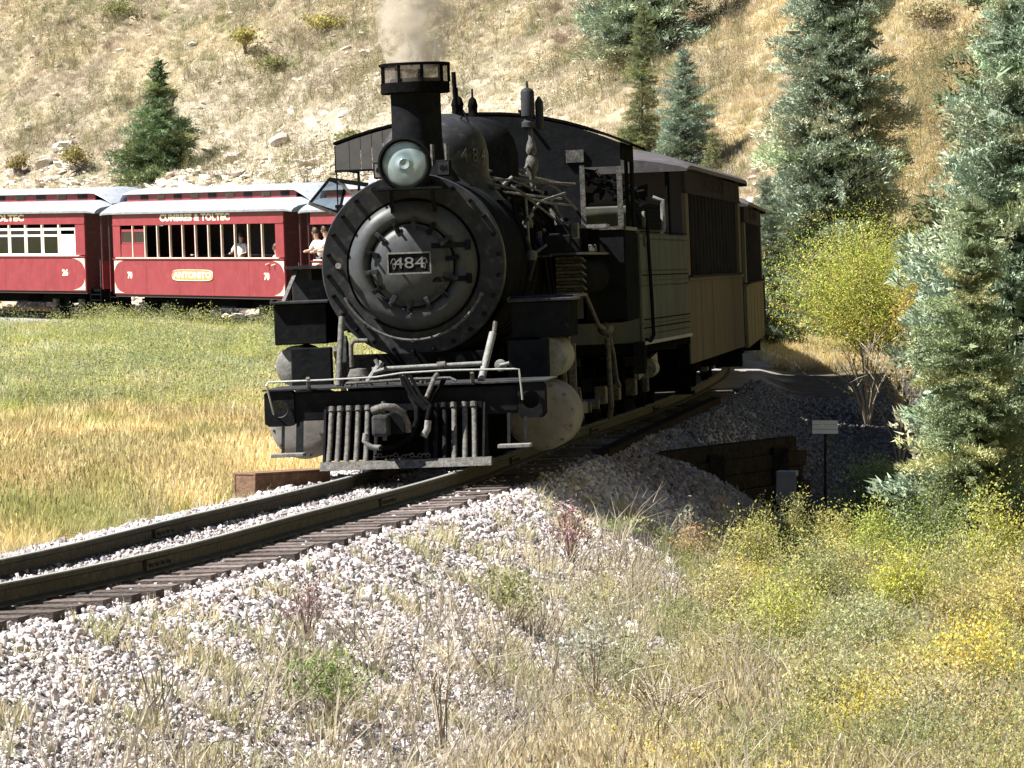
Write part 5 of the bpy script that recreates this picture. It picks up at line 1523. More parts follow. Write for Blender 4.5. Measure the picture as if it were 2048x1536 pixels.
n_, P_mid = hilltree(1285, 118, 290, 6.5, 1, "blue-green spruce cut by the top edge, long shadow on the slope beside it", BL_IN, BL_TIP)
n_, _ = hilltree(316, 366, 205, 4.3, 2, "lone small spruce on the pale bank just above the red coach roofs", GR_IN, (0.21, 0.30, 0.15), dens=1.2, sparse_top=True)
n_, _ = hilltree(1283, 345, 96, 4.9, 3, "slim olive spruce rising behind the engine cab roof", GR_IN, (0.24, 0.26, 0.12), gaps=.1, prof=.42)
n_, _ = hilltree(1366, 350, 185, 3.6, 4, "short pale blue spruce just above the first tan coach", BL_IN, (0.3, 0.4, 0.32))
n_, _ = hilltree(1425, 352, 60, 1.3, 5, "knee-high young spruce beside the short pale blue spruce", GR_IN, (0.33, 0.34, 0.16))
def at_d(px, d):
    x = (px - 1024) / FPX * d
    h, _, _ = terrain([x], [d])
    return x, d, float(h[0])
x, y, z = at_d(1668, 119.0)
spruce("spruce_tree", "tall dense blue spruce standing behind the yellow-green willow", x, y, z, 13.0, 2.45, 6, (0.16, 0.20, 0.14), (0.36, 0.43, 0.33), fine=True, dens=1.15, prof=.80)
x, y, z = at_d(1532, 111.0)
spruce("spruce_tree", "young blue spruce at the foot of the tall one, next to the last tan coach", x, y, z, 3.8, .8, 8, (0.12, 0.15, 0.11), (0.26, 0.33, 0.25), dens=1.3, prof=.6)
x, y, z = at_d(2045, 63.0)
spruce("spruce_tree", "big pale blue-green spruce filling the edge beside the dark hollow", x, y, z, 7.0, 1.85, 9, (0.18, 0.23, 0.15), (0.40, 0.50, 0.37), fine=True, dens=1.25, bare=.10, prof=.55)
x, y, z = at_d(1945, 61.0)
spruce("spruce_tree", "smaller spruce with a bare leaning lower trunk at the hollow's rim", x, y, z, 4.3, 1.05, 10, (0.17, 0.21, 0.11), (0.37, 0.45, 0.27), fine=True, bare=.16, gaps=.05, prof=.6)
x, y, z = at_d(2085, 80.0)
spruce("spruce_tree", "tall dark green spruce topping the edge above the pale one", x, y, z, 12.0, 2.1, 12, (0.08, 0.10, 0.05), (0.19, 0.23, 0.12), fine=True, dens=.8, prof=.62)

def bush(name, label, cat, x, y, z, w, h, seed, cols, nleaf, leaf=0.05, stems=14, stem_m='twig', group=None, droop=0.0, low=0.25, stem_r=0.012, narrow=.45, full=False):
    """many-stemmed shrub: bent stems from one base, leaves in clumps towards their ends"""
    r = np.random.default_rng(seed)
    t = empty(name, (x, y, z - .03), (0, 0, 0), label, cat, group)
    q = MB()
    tips = []
    for k in range(stems):
        a = r.uniform(0, 2 * math.pi); sp = r.uniform(.15, 1.0)
        ex, ey, ez = math.cos(a) * sp * w / 2, math.sin(a) * sp * w / 2, h * (1 - .45 * sp ** 2) * (r.uniform(.42, 1.08) if full else r.uniform(.75, 1.0))
        if full: ex, ey = ex * (1 + .28 * math.sin(3 * a + seed)), ey * (1 + .28 * math.sin(2 * a + seed))
        p1 = (ex * .25, ey * .25, ez * .4); p2 = (ex * .65, ey * .65, ez * .8)
        q.tube([(ex * .05, ey * .05, 0), p1, p2, (ex, ey, ez)], stem_r, 5, r2=stem_r * .3, caps=False)
        for m_ in range(5 if full else 3):
            t0 = r.uniform(.08 if full else .4, .9)
            b = np.array([ex * t0, ey * t0, ez * (t0 ** .8)])
            e = b + np.array([r.normal(0, .12 * w), r.normal(0, .12 * w), r.uniform(.05, .25) * h])
            q.tube([tuple(b), tuple((b + e) / 2 + np.array([0, 0, .02])), tuple(e)], stem_r * .45, 4, r2=stem_r * .15, caps=False)
            tips.append(e); tips.append((b + e) / 2)
        tips.append(np.array([ex, ey, ez])); tips.append(np.array(p2))
    q.build("stem", M[stem_m], t)
    if nleaf:
        tips = np.array(tips)
        i = r.integers(0, len(tips), nleaf)
        c = tips[i] + r.normal(0, 1, (nleaf, 3)) * np.array([.085 * w, .085 * w, .075 * h])
        c[:, 2] = np.maximum(c[:, 2], low * h * r.uniform(.6, 1.4, nleaf))
        d = r.normal(0, 1, (nleaf, 3)); d[:, 2] = np.abs(d[:, 2]) * .8 + .2 - droop
        d /= np.linalg.norm(d, axis=1)[:, None]
        s_ = np.cross(d, r.normal(0, 1, (nleaf, 3))); s_ /= np.linalg.norm(s_, axis=1)[:, None]
        ln = (leaf * r.uniform(.6, 1.4, nleaf))[:, None]
        v = np.stack([c, c + d * ln * .5 + s_ * ln * narrow * .5, c + d * ln, c + d * ln * .5 - s_ * ln * narrow * .5], 1).reshape(-1, 3)
        cols = np.array(cols) * (.8 if nleaf < 2500 else 1.35)
        ci = cols[r.integers(0, len(cols), len(tips))][i]
        cc = ci * r.uniform(.65, 1.35, (nleaf, 1))
        me = np_mesh("foliage", v, np.arange(len(v)).reshape(-1, 4), M['leaf'], np.repeat(cc, 4, axis=0))
        link_mesh("foliage", me, t)
    return t
YG = [(.33, .38, .07), (.26, .33, .065), (.40, .38, .08), (.20, .27, .06), (.38, .32, .09)]
x, y, z = at_d(1750, 108.0)
bush("willow_bush", "large yellow-green willow bush in front of the tall blue spruce", "bush", x, y, z - .1, 4.4, 3.1, 31, YG, 60000, .045, 95, 'redtwig', low=.04, stem_r=.014, full=True)
x, y, z = at_d(1850, 102.0)
bush("willow_bush", "narrow orange-yellow willow between the green willow and the pale spruce", "bush", x, y, z - .1, 1.5, 2.2, 32, [(.38, .27, .07), (.33, .29, .08), (.27, .27, .08)], 8000, .055, 30, 'twig', low=.35)
x, y, z = at_d(1735, 84.0)
bush("bare_bush", "leafless bleached bush below the willows", "bush", x, y, z, 1.5, 1.7, 33, YG, 200, .06, 26, 'twig', stem_r=.014)
x, y, z = at_d(1800, 78.0)
bush("bare_bush", "leafless grey-brown bush against the pale spruce's lower boughs", "bush", x, y, z, 1.0, 1.9, 34, [(.4, .33, .12)], 500, .06, 16, 'twig', stem_r=.014)
x, y, z = at_d(1745, 72.0)
bush("green_bush", "low green bush at the shadow's edge by the hollow", "bush", x, y, z, 1.3, 1.15, 35, [(.18, .23, .09), (.23, .27, .11), (.13, .19, .07)], 5000, .045, 16, 'twig')

# ------------------------------------------------------------------ scattered ground cover (instances)
LIB = {}
def lib(name, meshes):
    c = bpy.data.collections.new(name)
    for i, me in enumerate(meshes):
        o = bpy.data.objects.new(f"{name}_{i:02d}", me)
        c.objects.link(o)
    LIB[name] = c
    return c
def tuft(seed, n=16, h=.3, spread=.10, w=.007, lean=.35, heads=False):
    r = np.random.default_rng(seed)
    V, F = [], []
    for i in range(n):
        a = r.uniform(0, 6.283); rr_ = spread * math.sqrt(r.random())
        b = np.array([math.cos(a) * rr_, math.sin(a) * rr_, -.02])
        hh = h * r.uniform(.5, 1.15)
        dr = np.array([math.cos(a), math.sin(a), 0]) * r.uniform(0, lean) * hh + r.normal(0, .05, 3) * hh
        dr[2] = 0
        sd = r.normal(0, 1, 3); sd[2] = 0; sd /= np.linalg.norm(sd)
        p1 = b + np.array([0, 0, hh * .55]) + dr * .3
        p2 = b + np.array([0, 0, hh * r.uniform(.8, 1.0)]) + dr
        k = len(V)
        V += [b - sd * w / 2, b + sd * w / 2, p1 - sd * w * .45, p1 + sd * w * .45, p2]
        F += [(k, k + 1, k + 3, k + 2), (k + 2, k + 3, k + 4, k + 4)]
        if heads and i % 3 == 0:
            k = len(V)
            u = np.array([0, 0, .05])
            V += [p2 - sd * w, p2 + sd * w, p2 + u + sd * w * .5, p2 + u - sd * w * .5]
            F.append((k, k + 1, k + 2, k + 3))
    me = bpy.data.meshes.new("tuft")
    me.from_pydata([tuple(v) for v in V], [], [tuple(dict.fromkeys(f)) for f in F])
    me.update(); me.materials.append(M['ileaf'])
    return me
def leafy(seed, n=26, h=.3, w=.2, leaf=.035):
    r = np.random.default_rng(seed)
    V, F = [], []
    for i in range(n):
        c = r.normal(0, 1, 3) * np.array([w * .35, w * .35, 0]) + np.array([0, 0, r.uniform(.05, 1) * h])
        d = r.normal(0, 1, 3); d[2] = abs(d[2]); d /= np.linalg.norm(d)
        s_ = np.cross(d, r.normal(0, 1, 3)); s_ /= np.linalg.norm(s_)
        l_ = leaf * r.uniform(.6, 1.4)
        k = len(V)
        V += [c, c + d * l_ * .5 + s_ * l_ * .25, c + d * l_, c + d * l_ * .5 - s_ * l_ * .25]
        F.append((k, k + 1, k + 2, k + 3))
    for i in range(5):
        a = r.uniform(0, 6.28); sd = np.array([math.cos(a), math.sin(a), 0]) * .003
        tp_ = np.array([r.normal(0, w * .3), r.normal(0, w * .3), h * r.uniform(.7, 1.05)])
        k = len(V)
        V += [-sd, sd, tp_]
        F.append((k, k + 1, k + 2))
    me = bpy.data.meshes.new("leafy_weed")
    me.from_pydata([tuple(v) for v in V], [], F)
    me.update(); me.materials.append(M['ileaf'])
    return me
def stone(seed, m='istone', sub=1):
    import bmesh
    bm = bmesh.new()
    bmesh.ops.create_icosphere(bm, subdivisions=sub, radius=.5)
    r = np.random.default_rng(seed)
    sc = r.uniform(.55, 1.1, 3)
    for v in bm.verts:
        k = 1 + r.uniform(-.25, .22)
        v.co = Vector((v.co.x * sc[0] * k, v.co.y * sc[1] * k, v.co.z * sc[2] * k * .8))
    me = bpy.data.meshes.new("stone")
    bm.to_mesh(me); bm.free()
    me.materials.append(M[m])
    return me
lib("grass_lib", [tuft(k, 20, .30, .10, .007, .5, True) for k in range(6)])
lib("short_lib", [tuft(20 + k, 22, .16, .12, .009, .8) for k in range(5)])
lib("far_lib", [tuft(40 + k, 26, .34, .22, .018, .6) for k in range(6)])
lib("weed_lib", [leafy(60 + k, 60, .36, .22, .019) for k in range(6)])
lib("stone_lib", [stone(80 + k) for k in range(7)])
lib("shrub_lib", [leafy(160 + k, 420, .66, .60, .021) for k in range(6)])
lib("twig_lib", [tuft(120 + k, 7, .5, .06, .008, .9) for k in range(4)])

def scatter(name, libname, P, scale, col, tilt=.12, yaw=True, squash=None):
    n = len(P)
    nl = len(LIB[libname].objects)
    me = bpy.data.meshes.new(name)
    me.vertices.add(n)
    me.vertices.foreach_set('co', np.asarray(P, np.float32).ravel())
    def attr(nm, ty, arr, key):
        a = me.attributes.new(nm, ty, 'POINT')
        a.data.foreach_set(key, np.asarray(arr, np.float32 if ty != 'INT' else np.int32).ravel())
    rot = np.stack([rng.normal(0, tilt, n), rng.normal(0, tilt, n), rng.uniform(0, 6.283, n)], 1)
    sc = np.asarray(scale, float)
    if sc.ndim == 1: sc = np.stack([sc, sc, sc * (squash if squash is not None else 1)], 1)
    attr('rot', 'FLOAT_VECTOR', rot, 'vector')
    attr('scl', 'FLOAT_VECTOR', sc, 'vector')
    attr('idx', 'INT', rng.integers(0, nl, n), 'value')
    c4 = np.ones((n, 4)); c4[:, :3] = np.clip(col, 0, 1)
    attr('col', 'FLOAT_COLOR', c4, 'color')
    o = link_mesh(name, me)
    g = bpy.data.node_groups.new(name, 'GeometryNodeTree')
    g.interface.new_socket("Geometry", in_out='INPUT', socket_type='NodeSocketGeometry')
    g.interface.new_socket("Geometry", in_out='OUTPUT', socket_type='NodeSocketGeometry')
    gi, go = g.nodes.new('NodeGroupInput'), g.nodes.new('NodeGroupOutput')
    ci = g.nodes.new('GeometryNodeCollectionInfo')
    ci.inputs['Collection'].default_value = LIB[libname]
    ci.inputs['Separate Children'].default_value = True
    ci.inputs['Reset Children'].default_value = True
    ip = g.nodes.new('GeometryNodeInstanceOnPoints')
    ip.inputs['Pick Instance'].default_value = True
    def na(nm, ty):
        x_ = g.nodes.new('GeometryNodeInputNamedAttribute'); x_.data_type = ty; x_.inputs['Name'].default_value = nm
        return x_.outputs['Attribute']
    g.links.new(gi.outputs[0], ip.inputs['Points'])
    g.links.new(ci.outputs[0], ip.inputs['Instance'])
    g.links.new(na('idx', 'INT'), ip.inputs['Instance Index'])
    g.links.new(na('rot', 'FLOAT_VECTOR'), ip.inputs['Rotation'])
    g.links.new(na('scl', 'FLOAT_VECTOR'), ip.inputs['Scale'])
    g.links.new(ip.outputs[0], go.inputs[0])
    md = o.modifiers.new('scatter', 'NODES')
    md.node_group = g
    tag(o, kind='stuff')
    return o

def field(n, d0, d1, pad=460, power=1.0, lo=-1.0, hi=1.0):
    """random ground points over the strip of country the picture takes in"""
    d = d0 + (d1 - d0) * rng.random(n) ** power
    n = int(n * 1.22)
    d = d0 + (d1 - d0) * rng.random(n) ** power
    px = rng.uniform(-pad, 2048 + pad, n)
    X = (px - 1024) / FPX * d
    h, U, TY = terrain(X, d)
    return X, d, h, U, TY
def in_view(X, Y, h, m=60):
    px = 1024 + X / Y * FPX; py = YHOR - (h - CAMH) / Y * FPX
    return (py < 1536 + m + 60) & (py > -m)

# ballast stones
def ballast():
    X, Y, h, U, TY = field(400000, 25, 66, power=.9)
    c, bt, w = ground_colour(X, Y, U, TY)
    au = np.abs(U)
    k = in_view(X, Y, h) & (bt + rng.random(len(X)) * .35 > .42)
    X, Y, h, U = X[k], Y[k], h[k], U[k]
    n = len(X)
    sz = rng.uniform(.019, .045, n) * rng.choice([1, 1, 1, 1, 1.5, 2.0], n) * np.interp(Y, [28, 62], [.9, 1.45]) * np.where(np.abs(U) < 1.1, .75, 1.0)
    base = np.array([[.50, .465, .46], [.62, .59, .58], [.37, .32, .32], [.50, .41, .39], [.42, .41, .46], [.22, .19, .18]])
    col = base[rng.choice(6, n, p=[.25, .27, .17, .14, .1, .07])] * rng.uniform(.7, 1.2, (n, 1))
    stain_and_shade = np.clip(1 - np.abs(np.abs(U) - .49) / .5, 0, 1) * .45 + .35 * np.clip((fbm(X * .8, Y * .5, 151, 3) - .5) * 5, 0, 1)
    stain_and_shade = np.clip(stain_and_shade + .8 * np.clip((Y - 53.5) / 3, 0, 1), 0, .95)
    col = mixc(col, col * np.array([.36, .345, .36]), stain_and_shade)
    # heap between and over the tie ends only up to their tops
    z = h + sz * .12 + np.where(np.abs(U) < 1.05, rng.uniform(-.01, .03, n), 0)
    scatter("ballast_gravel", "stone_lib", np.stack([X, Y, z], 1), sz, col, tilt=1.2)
ballast()

def stones_shaded():
    X, Y, h, U, TY = field(60000, 60, 92, power=1.0)
    k = in_view(X, Y, h) & (U > 1.0) & (U < 4.3 + rng.normal(0, .5, len(X)))
    X, Y, h = X[k], Y[k], h[k]
    n = len(X)
    sz = rng.uniform(.05, .10, n)
    col = np.array([.13, .132, .145]) * rng.uniform(.6, 1.35, (n, 1))  # same gravel toned down, shade of the train put into its colour
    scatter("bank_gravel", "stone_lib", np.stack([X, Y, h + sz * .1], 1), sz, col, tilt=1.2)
stones_shaded()

def foreground_cover():
    X, Y, h, U, TY = field(90000, 25, 68, power=.85)
    c, bt, w = ground_colour(X, Y, U, TY)
    n1 = fbm(X * 1.1, Y * .6, 71, 4); n2 = fbm(X * 2.5, Y * 1.5, 77, 3)
    r = rng.random(len(X))
    outer = (U > 1.7) & in_view(X, Y, h) & ((Y < 50.5) | ((X > 3.4) & (Y < 57)) | (r < .03))
    inner = (U < -1.75) & in_view(X, Y, h)
    # outer: thin on the gravel, denser below it
    dens = np.clip((U - 1.6) / 1.1, 0.05, 1) * np.clip(.5 + n1, 0, 1) * np.clip(1.1 - 1.05 * bt, .05, 1) * np.clip(1.2 - .12 * np.maximum(X - 1, 0), .6, 1)
    k = outer & (r < dens * .55)
    Xo, Yo, ho, co = X[k], Y[k], h[k], c[k]
    m = len(Xo)
    pal = np.array([[.62, .52, .32], [.52, .41, .24], [.38, .38, .16], [.62, .56, .42], [.30, .22, .15], [.48, .36, .24]])
    col = co * .35 + .72 * pal[rng.choice(6, m, p=[.3, .22, .16, .16, .08, .08])] * rng.uniform(.7, 1.25, (m, 1))
    scatter("dry_grass", "grass_lib", np.stack([Xo, Yo, ho], 1), rng.uniform(.45, 1.05, m) * np.clip(.55 + .25 * (U[k] - 1.9), .5, 1.05), col, tilt=.25)
    # weeds, greener and yellower towards the spruces
    cl = fbm(X * 1.6, Y * .8, 101, 3)
    k = outer & (rng.random(len(X)) < np.clip((X - .3) / 2.0, 0, 1) * .9 * np.clip((cl - .34) * 5, .06, 1)) & (U > 2.4) & ((Y < 56.5) | (X > 5.2))
    m = int(k.sum())
    pal = np.array([[.42, .40, .12], [.29, .33, .11], [.52, .46, .15], [.24, .28, .13], [.42, .39, .27]])
    pi = np.clip((fbm(X[k] * 1.3, Y[k] * .7, 111, 3) * 9 - 2 + rng.normal(0, .9, m)), 0, 4.99).astype(int)
    col = pal[np.array([3, 1, 0, 4, 2])[pi]] * rng.uniform(.6, 1.25, (m, 1))
    yel = fbm(X[k] * .9, Y[k] * .45, 91, 3)
    col = mixc(col, np.array([.78, .64, .12]), (yel - .60) * 7)
    scatter("leafy_undergrowth", "weed_lib", np.stack([X[k], Y[k], h[k]], 1), rng.uniform(.5, 1.1, m) * (.5 + 1.7 * np.clip(cl[k] - .3, 0, .6)), col, tilt=.2)
    sh = outer & (rng.random(len(X)) < .030 * np.clip((X - .9) / 1.5, 0, 1)) & (U > 2.7) & (Y < 62.5) & (cl > .47)
    m = int(sh.sum())
    pal2 = np.array([[.38, .39, .12], [.27, .32, .11], [.50, .44, .12], [.20, .25, .11], [.42, .36, .20], [.36, .38, .27]])
    scatter("shrubby_undergrowth", "shrub_lib", np.stack([X[sh], Y[sh], h[sh]], 1), rng.uniform(.4, 1.0, m) * (.5 + 3.2 * np.clip(cl[sh] - .45, 0, .3)) * np.interp(Y[sh], [52, 60], [1, .6]), pal2[np.clip(fbm(X[sh] * .9, Y[sh] * .4, 211, 3) * 10 - 2 + rng.normal(0, .6, m), 0, 5.99).astype(int)] * rng.uniform(.65, 1.25, (m, 1)), tilt=.15)
    # dead stalks
    k = outer & (rng.random(len(X)) < .06) & (U > 2.0)
    m = int(k.sum())
    col = np.array([.42, .37, .29]) * rng.uniform(.5, 1.3, (m, 1))
    scatter("dead_stalks", "twig_lib", np.stack([X[k], Y[k], h[k]], 1), rng.uniform(.5, 1.5, m), col, tilt=.35)
    # sparse weeds poking through the ballast
    k = (np.abs(U) > 1.25) & (Y < 51.5) & (bt > .5) & in_view(X, Y, h) & (r < .018 + .18 * (n2 > .60) + .05 * np.clip(U - 2.2, 0, 1))
    m = int(k.sum())
    col = np.array([.55, .48, .33]) * rng.uniform(.6, 1.3, (m, 1))
    col = mixc(col, np.array([.36, .37, .18]), rng.random(m) * 1.6 - .6)
    scatter("ballast_weeds", "short_lib", np.stack([X[k], Y[k], h[k]], 1), rng.uniform(.5, 1.2, m), col, tilt=.3)
foreground_cover()

def meadow():
    X, Y, h, U, TY = field(95000, 29, 150, power=.62)
    c, bt, w = ground_colour(X, Y, U, TY)
    k = (U < -1.9 - rng.random(len(X)) * .3) & in_view(X, Y, h) & (X < 3.0)
    X, Y, h, c = X[k], Y[k], h[k], c[k]
    n = len(X)
    nr = Y < 62
    col = c * rng.uniform(.9, 1.5, (n, 1)) + rng.uniform(0, .06, (n, 1))
    pale = (rng.random(n) < .22)[:, None]
    col = np.where(pale, np.array([.72, .60, .36]) * rng.uniform(.8, 1.1, (n, 1)), col)
    cm = fbm(X * 1.1, Y * .45, 13, 4)
    sc = rng.uniform(.5, 1.1, n) * (.25 + 1.5 * cm)
    col = col * (.55 + .9 * fbm(X * .9, Y * .5, 19, 3))[:, None]
    col = mixc(col, np.array([.27, .28, .09]), np.clip((fbm(X * .7, Y * .25, 29, 3) - .60) * 6, 0, .7))
    scatter("meadow_grass", "grass_lib", np.stack([X[nr], Y[nr], h[nr]], 1), sc[nr], col[nr], tilt=.22)
    fr = ~nr
    q = fr & (rng.random(n) < .16) & (fbm(X * .7, Y * .3, 17, 3) > .5) & (Y > 72)
    pc = np.array([[.33, .36, .12], [.30, .34, .19], [.42, .42, .13], [.24, .27, .12]])[rng.integers(0, 4, int(q.sum()))] * rng.uniform(.8, 1.25, (int(q.sum()), 1))
    scatter("meadow_weeds", "weed_lib", np.stack([X[q], Y[q], h[q]], 1), rng.uniform(1.0, 2.4, int(q.sum())), pc, tilt=.2)
    scatter("far_meadow_grass", "far_lib", np.stack([X[fr], Y[fr], h[fr]], 1), sc[fr] * .9, col[fr], tilt=.22)
meadow()

def hillside():
    X, Y, h, U, TY = field(190000, 84, 215, power=.9)
    c, bt, w = ground_colour(X, Y, U, TY)
    P = in_view(X, Y, h, 40)
    n1 = fbm(X * .45, Y * .3, 61, 4)
    k = P & ((w > -1.2) | ((U > 1.5) & (Y < 132) & (Y > 101) & (X > 3))) & (rng.random(len(X)) < .42 + .5 * (X > 4) + .75 * np.clip(w / 8, 0, 1) * (n1 > .32))
    bare_rock = np.clip(1.7 - w / 8.0, 0, 1) * np.clip((3.5 - X) / 4, 0, 1) * np.clip((X + 14.5) / 4, .2, 1) * np.clip((fbm(X * .22, Y * .2, 131, 3) - .25) * 6, .35, 1)
    k = k & (rng.random(len(X)) > bare_rock * .9)
    rock = P & (w > -.5)
    n = int(k.sum())
    col = c[k] * rng.uniform(.9, 1.3, (n, 1))
    pale = (rng.random(n) < .25)[:, None]
    col = np.where(pale, np.array([.64, .58, .45]) * rng.uniform(.8, 1.1, (n, 1)), col)
    scatter("hillside_grass", "far_lib", np.stack([X[k], Y[k], h[k]], 1), rng.uniform(.30, .75, n), col, tilt=.3)
    # scree and ledges, thick on the cut bank
    pr = np.where(w < 7, .55, .09) * np.clip((5 - X) / 6, .06, 1) * np.clip(.35 + 1.3 * n1, 0, 1) * (1 + .8 * bare_rock)
    k = rock & (rng.random(len(X)) < pr)
    n = int(k.sum())
    sz = rng.uniform(.08, .34, n) * rng.choice([1, 1, 1, 1.8], n) * np.clip(1.2 - w[k] / 14, .45, 1)
    base = np.array([[.70, .65, .55], [.62, .56, .47], [.46, .38, .31], [.68, .58, .49]])
    col = base[rng.choice(4, n, p=[.4, .3, .12, .18])] * rng.uniform(.8, 1.15, (n, 1))
    scatter("hillside_scree", "stone_lib", np.stack([X[k], Y[k], h[k] + .02], 1), np.stack([sz * 1.5, sz * 1.1, sz * .6], 1), col, tilt=.35)
    # low brush in clumps
    k = P & (w > 1) & (rng.random(len(X)) < .30 * (fbm(X * .6, Y * .45, 81, 3) > .56))
    n = int(k.sum())
    pal = np.array([[.20, .21, .10], [.13, .14, .07], [.30, .27, .11], [.19, .14, .10]])
    col = pal[rng.choice(4, n)] * rng.uniform(.7, 1.3, (n, 1))
    scatter("hillside_brush", "weed_lib", np.stack([X[k], Y[k], h[k]], 1), rng.uniform(1.2, 2.6, n), col, tilt=.2)
hillside()

# individual rocks one can pick out on the bank
RLAB = ["lone pale rock high on the slope just beside the smoke", "pale rock on the bank between the two brown-olive bushes", "pale rock a little uphill of the open-window coach's roof", "broad pale rock on the bright bank, midway between lone spruce and cab",
        "pale rock just above the coach roof nearest the cab", "pale rock next to the lone small spruce, on its engine side", "small pale rock on the bank close to the cab's boarded wall", "pale rock above the rounded olive bush", "small rock above the brown-olive bush at the picture's edge",
        "grey rock below the flat grey-green bush", "small rock near the sagebrush high on the hill", "small rock between the sagebrush and the wide yellow-olive bush", "pale rock halfway from the smokestack down to the bank", "lowest rock at the picture's edge, touching the brown-olive bush",
        "low pale rock almost touching the clerestory of the open-window coach", "pale rock uphill of the broad pale one"]
rk = [stone(300 + k, 'rock', 2) for k in range(5)]
for i, (px, py, s_) in enumerate([(735, 105, .55), (90, 330, .9), (470, 320, .7), (560, 290, .9), (610, 330, .8), (420, 270, .7), (690, 235, .6), (130, 300, .8), (60, 260, .6), (520, 200, .5), (240, 105, .45), (385, 90, .45), (650, 180, .5), (30, 350, .8), (455, 350, .8), (590, 225, .6)]):
    x, y, z = hit(px, py)
    o = link_mesh("rock", rk[i % 5], None, (x, y, z), (random.uniform(-.4, .4), random.uniform(-.4, .4), random.uniform(0, 6)))
    o.scale = (s_ * 1.3, s_, s_ * .7)
    tag(o, RLAB[i], "rock", "pale rocks on the bank above the coaches")

# shrubs on the hill that read one by one
SG = [(.34, .36, .16), (.26, .30, .13), (.42, .38, .16)]
for px, py, w_, h_, lab, cols in [(230, 50, 1.6, 1.0, "grey-green sagebrush near the top edge of the hill", SG), (640, 75, 1.8, .9, "yellowish rabbitbrush on the hill up beside the smoke", [(.5, .43, .12), (.42, .4, .14)]),
                                  (490, 108, 1.7, .9, "wide yellow-olive bush midway up the hill", [(.5, .42, .12), (.38, .36, .12)]), (150, 345, 1.3, .9, "rounded olive bush at the bank's foot beside the lone small spruce", [(.38, .33, .12), (.3, .27, .1)]),
                                  (40, 350, 1.0, .7, "brown-olive bush at the bank's foot nearest the picture's edge", [(.33, .26, .12), (.3, .27, .1)]), (545, 150, 1.3, .6, "flat grey-green bush below the wide yellow-olive one", SG), (330, 205, 1.0, .6, "dark olive bush above the lone small spruce", SG),
                                  (1850, 60, 1.4, .8, "pale brown brush high between the two big spruces", [(.42, .36, .2), (.5, .45, .25)]), (700, 300, 1.0, .6, "dry greenish bush on the pale bank beside the cab", SG)]:
    x, y, z = hit(px, py)
    bush("hill_bush", lab, "bush", x, y, z, w_, h_, int(px), cols, 900, .10, 12, 'redtwig', low=.1, narrow=.6)

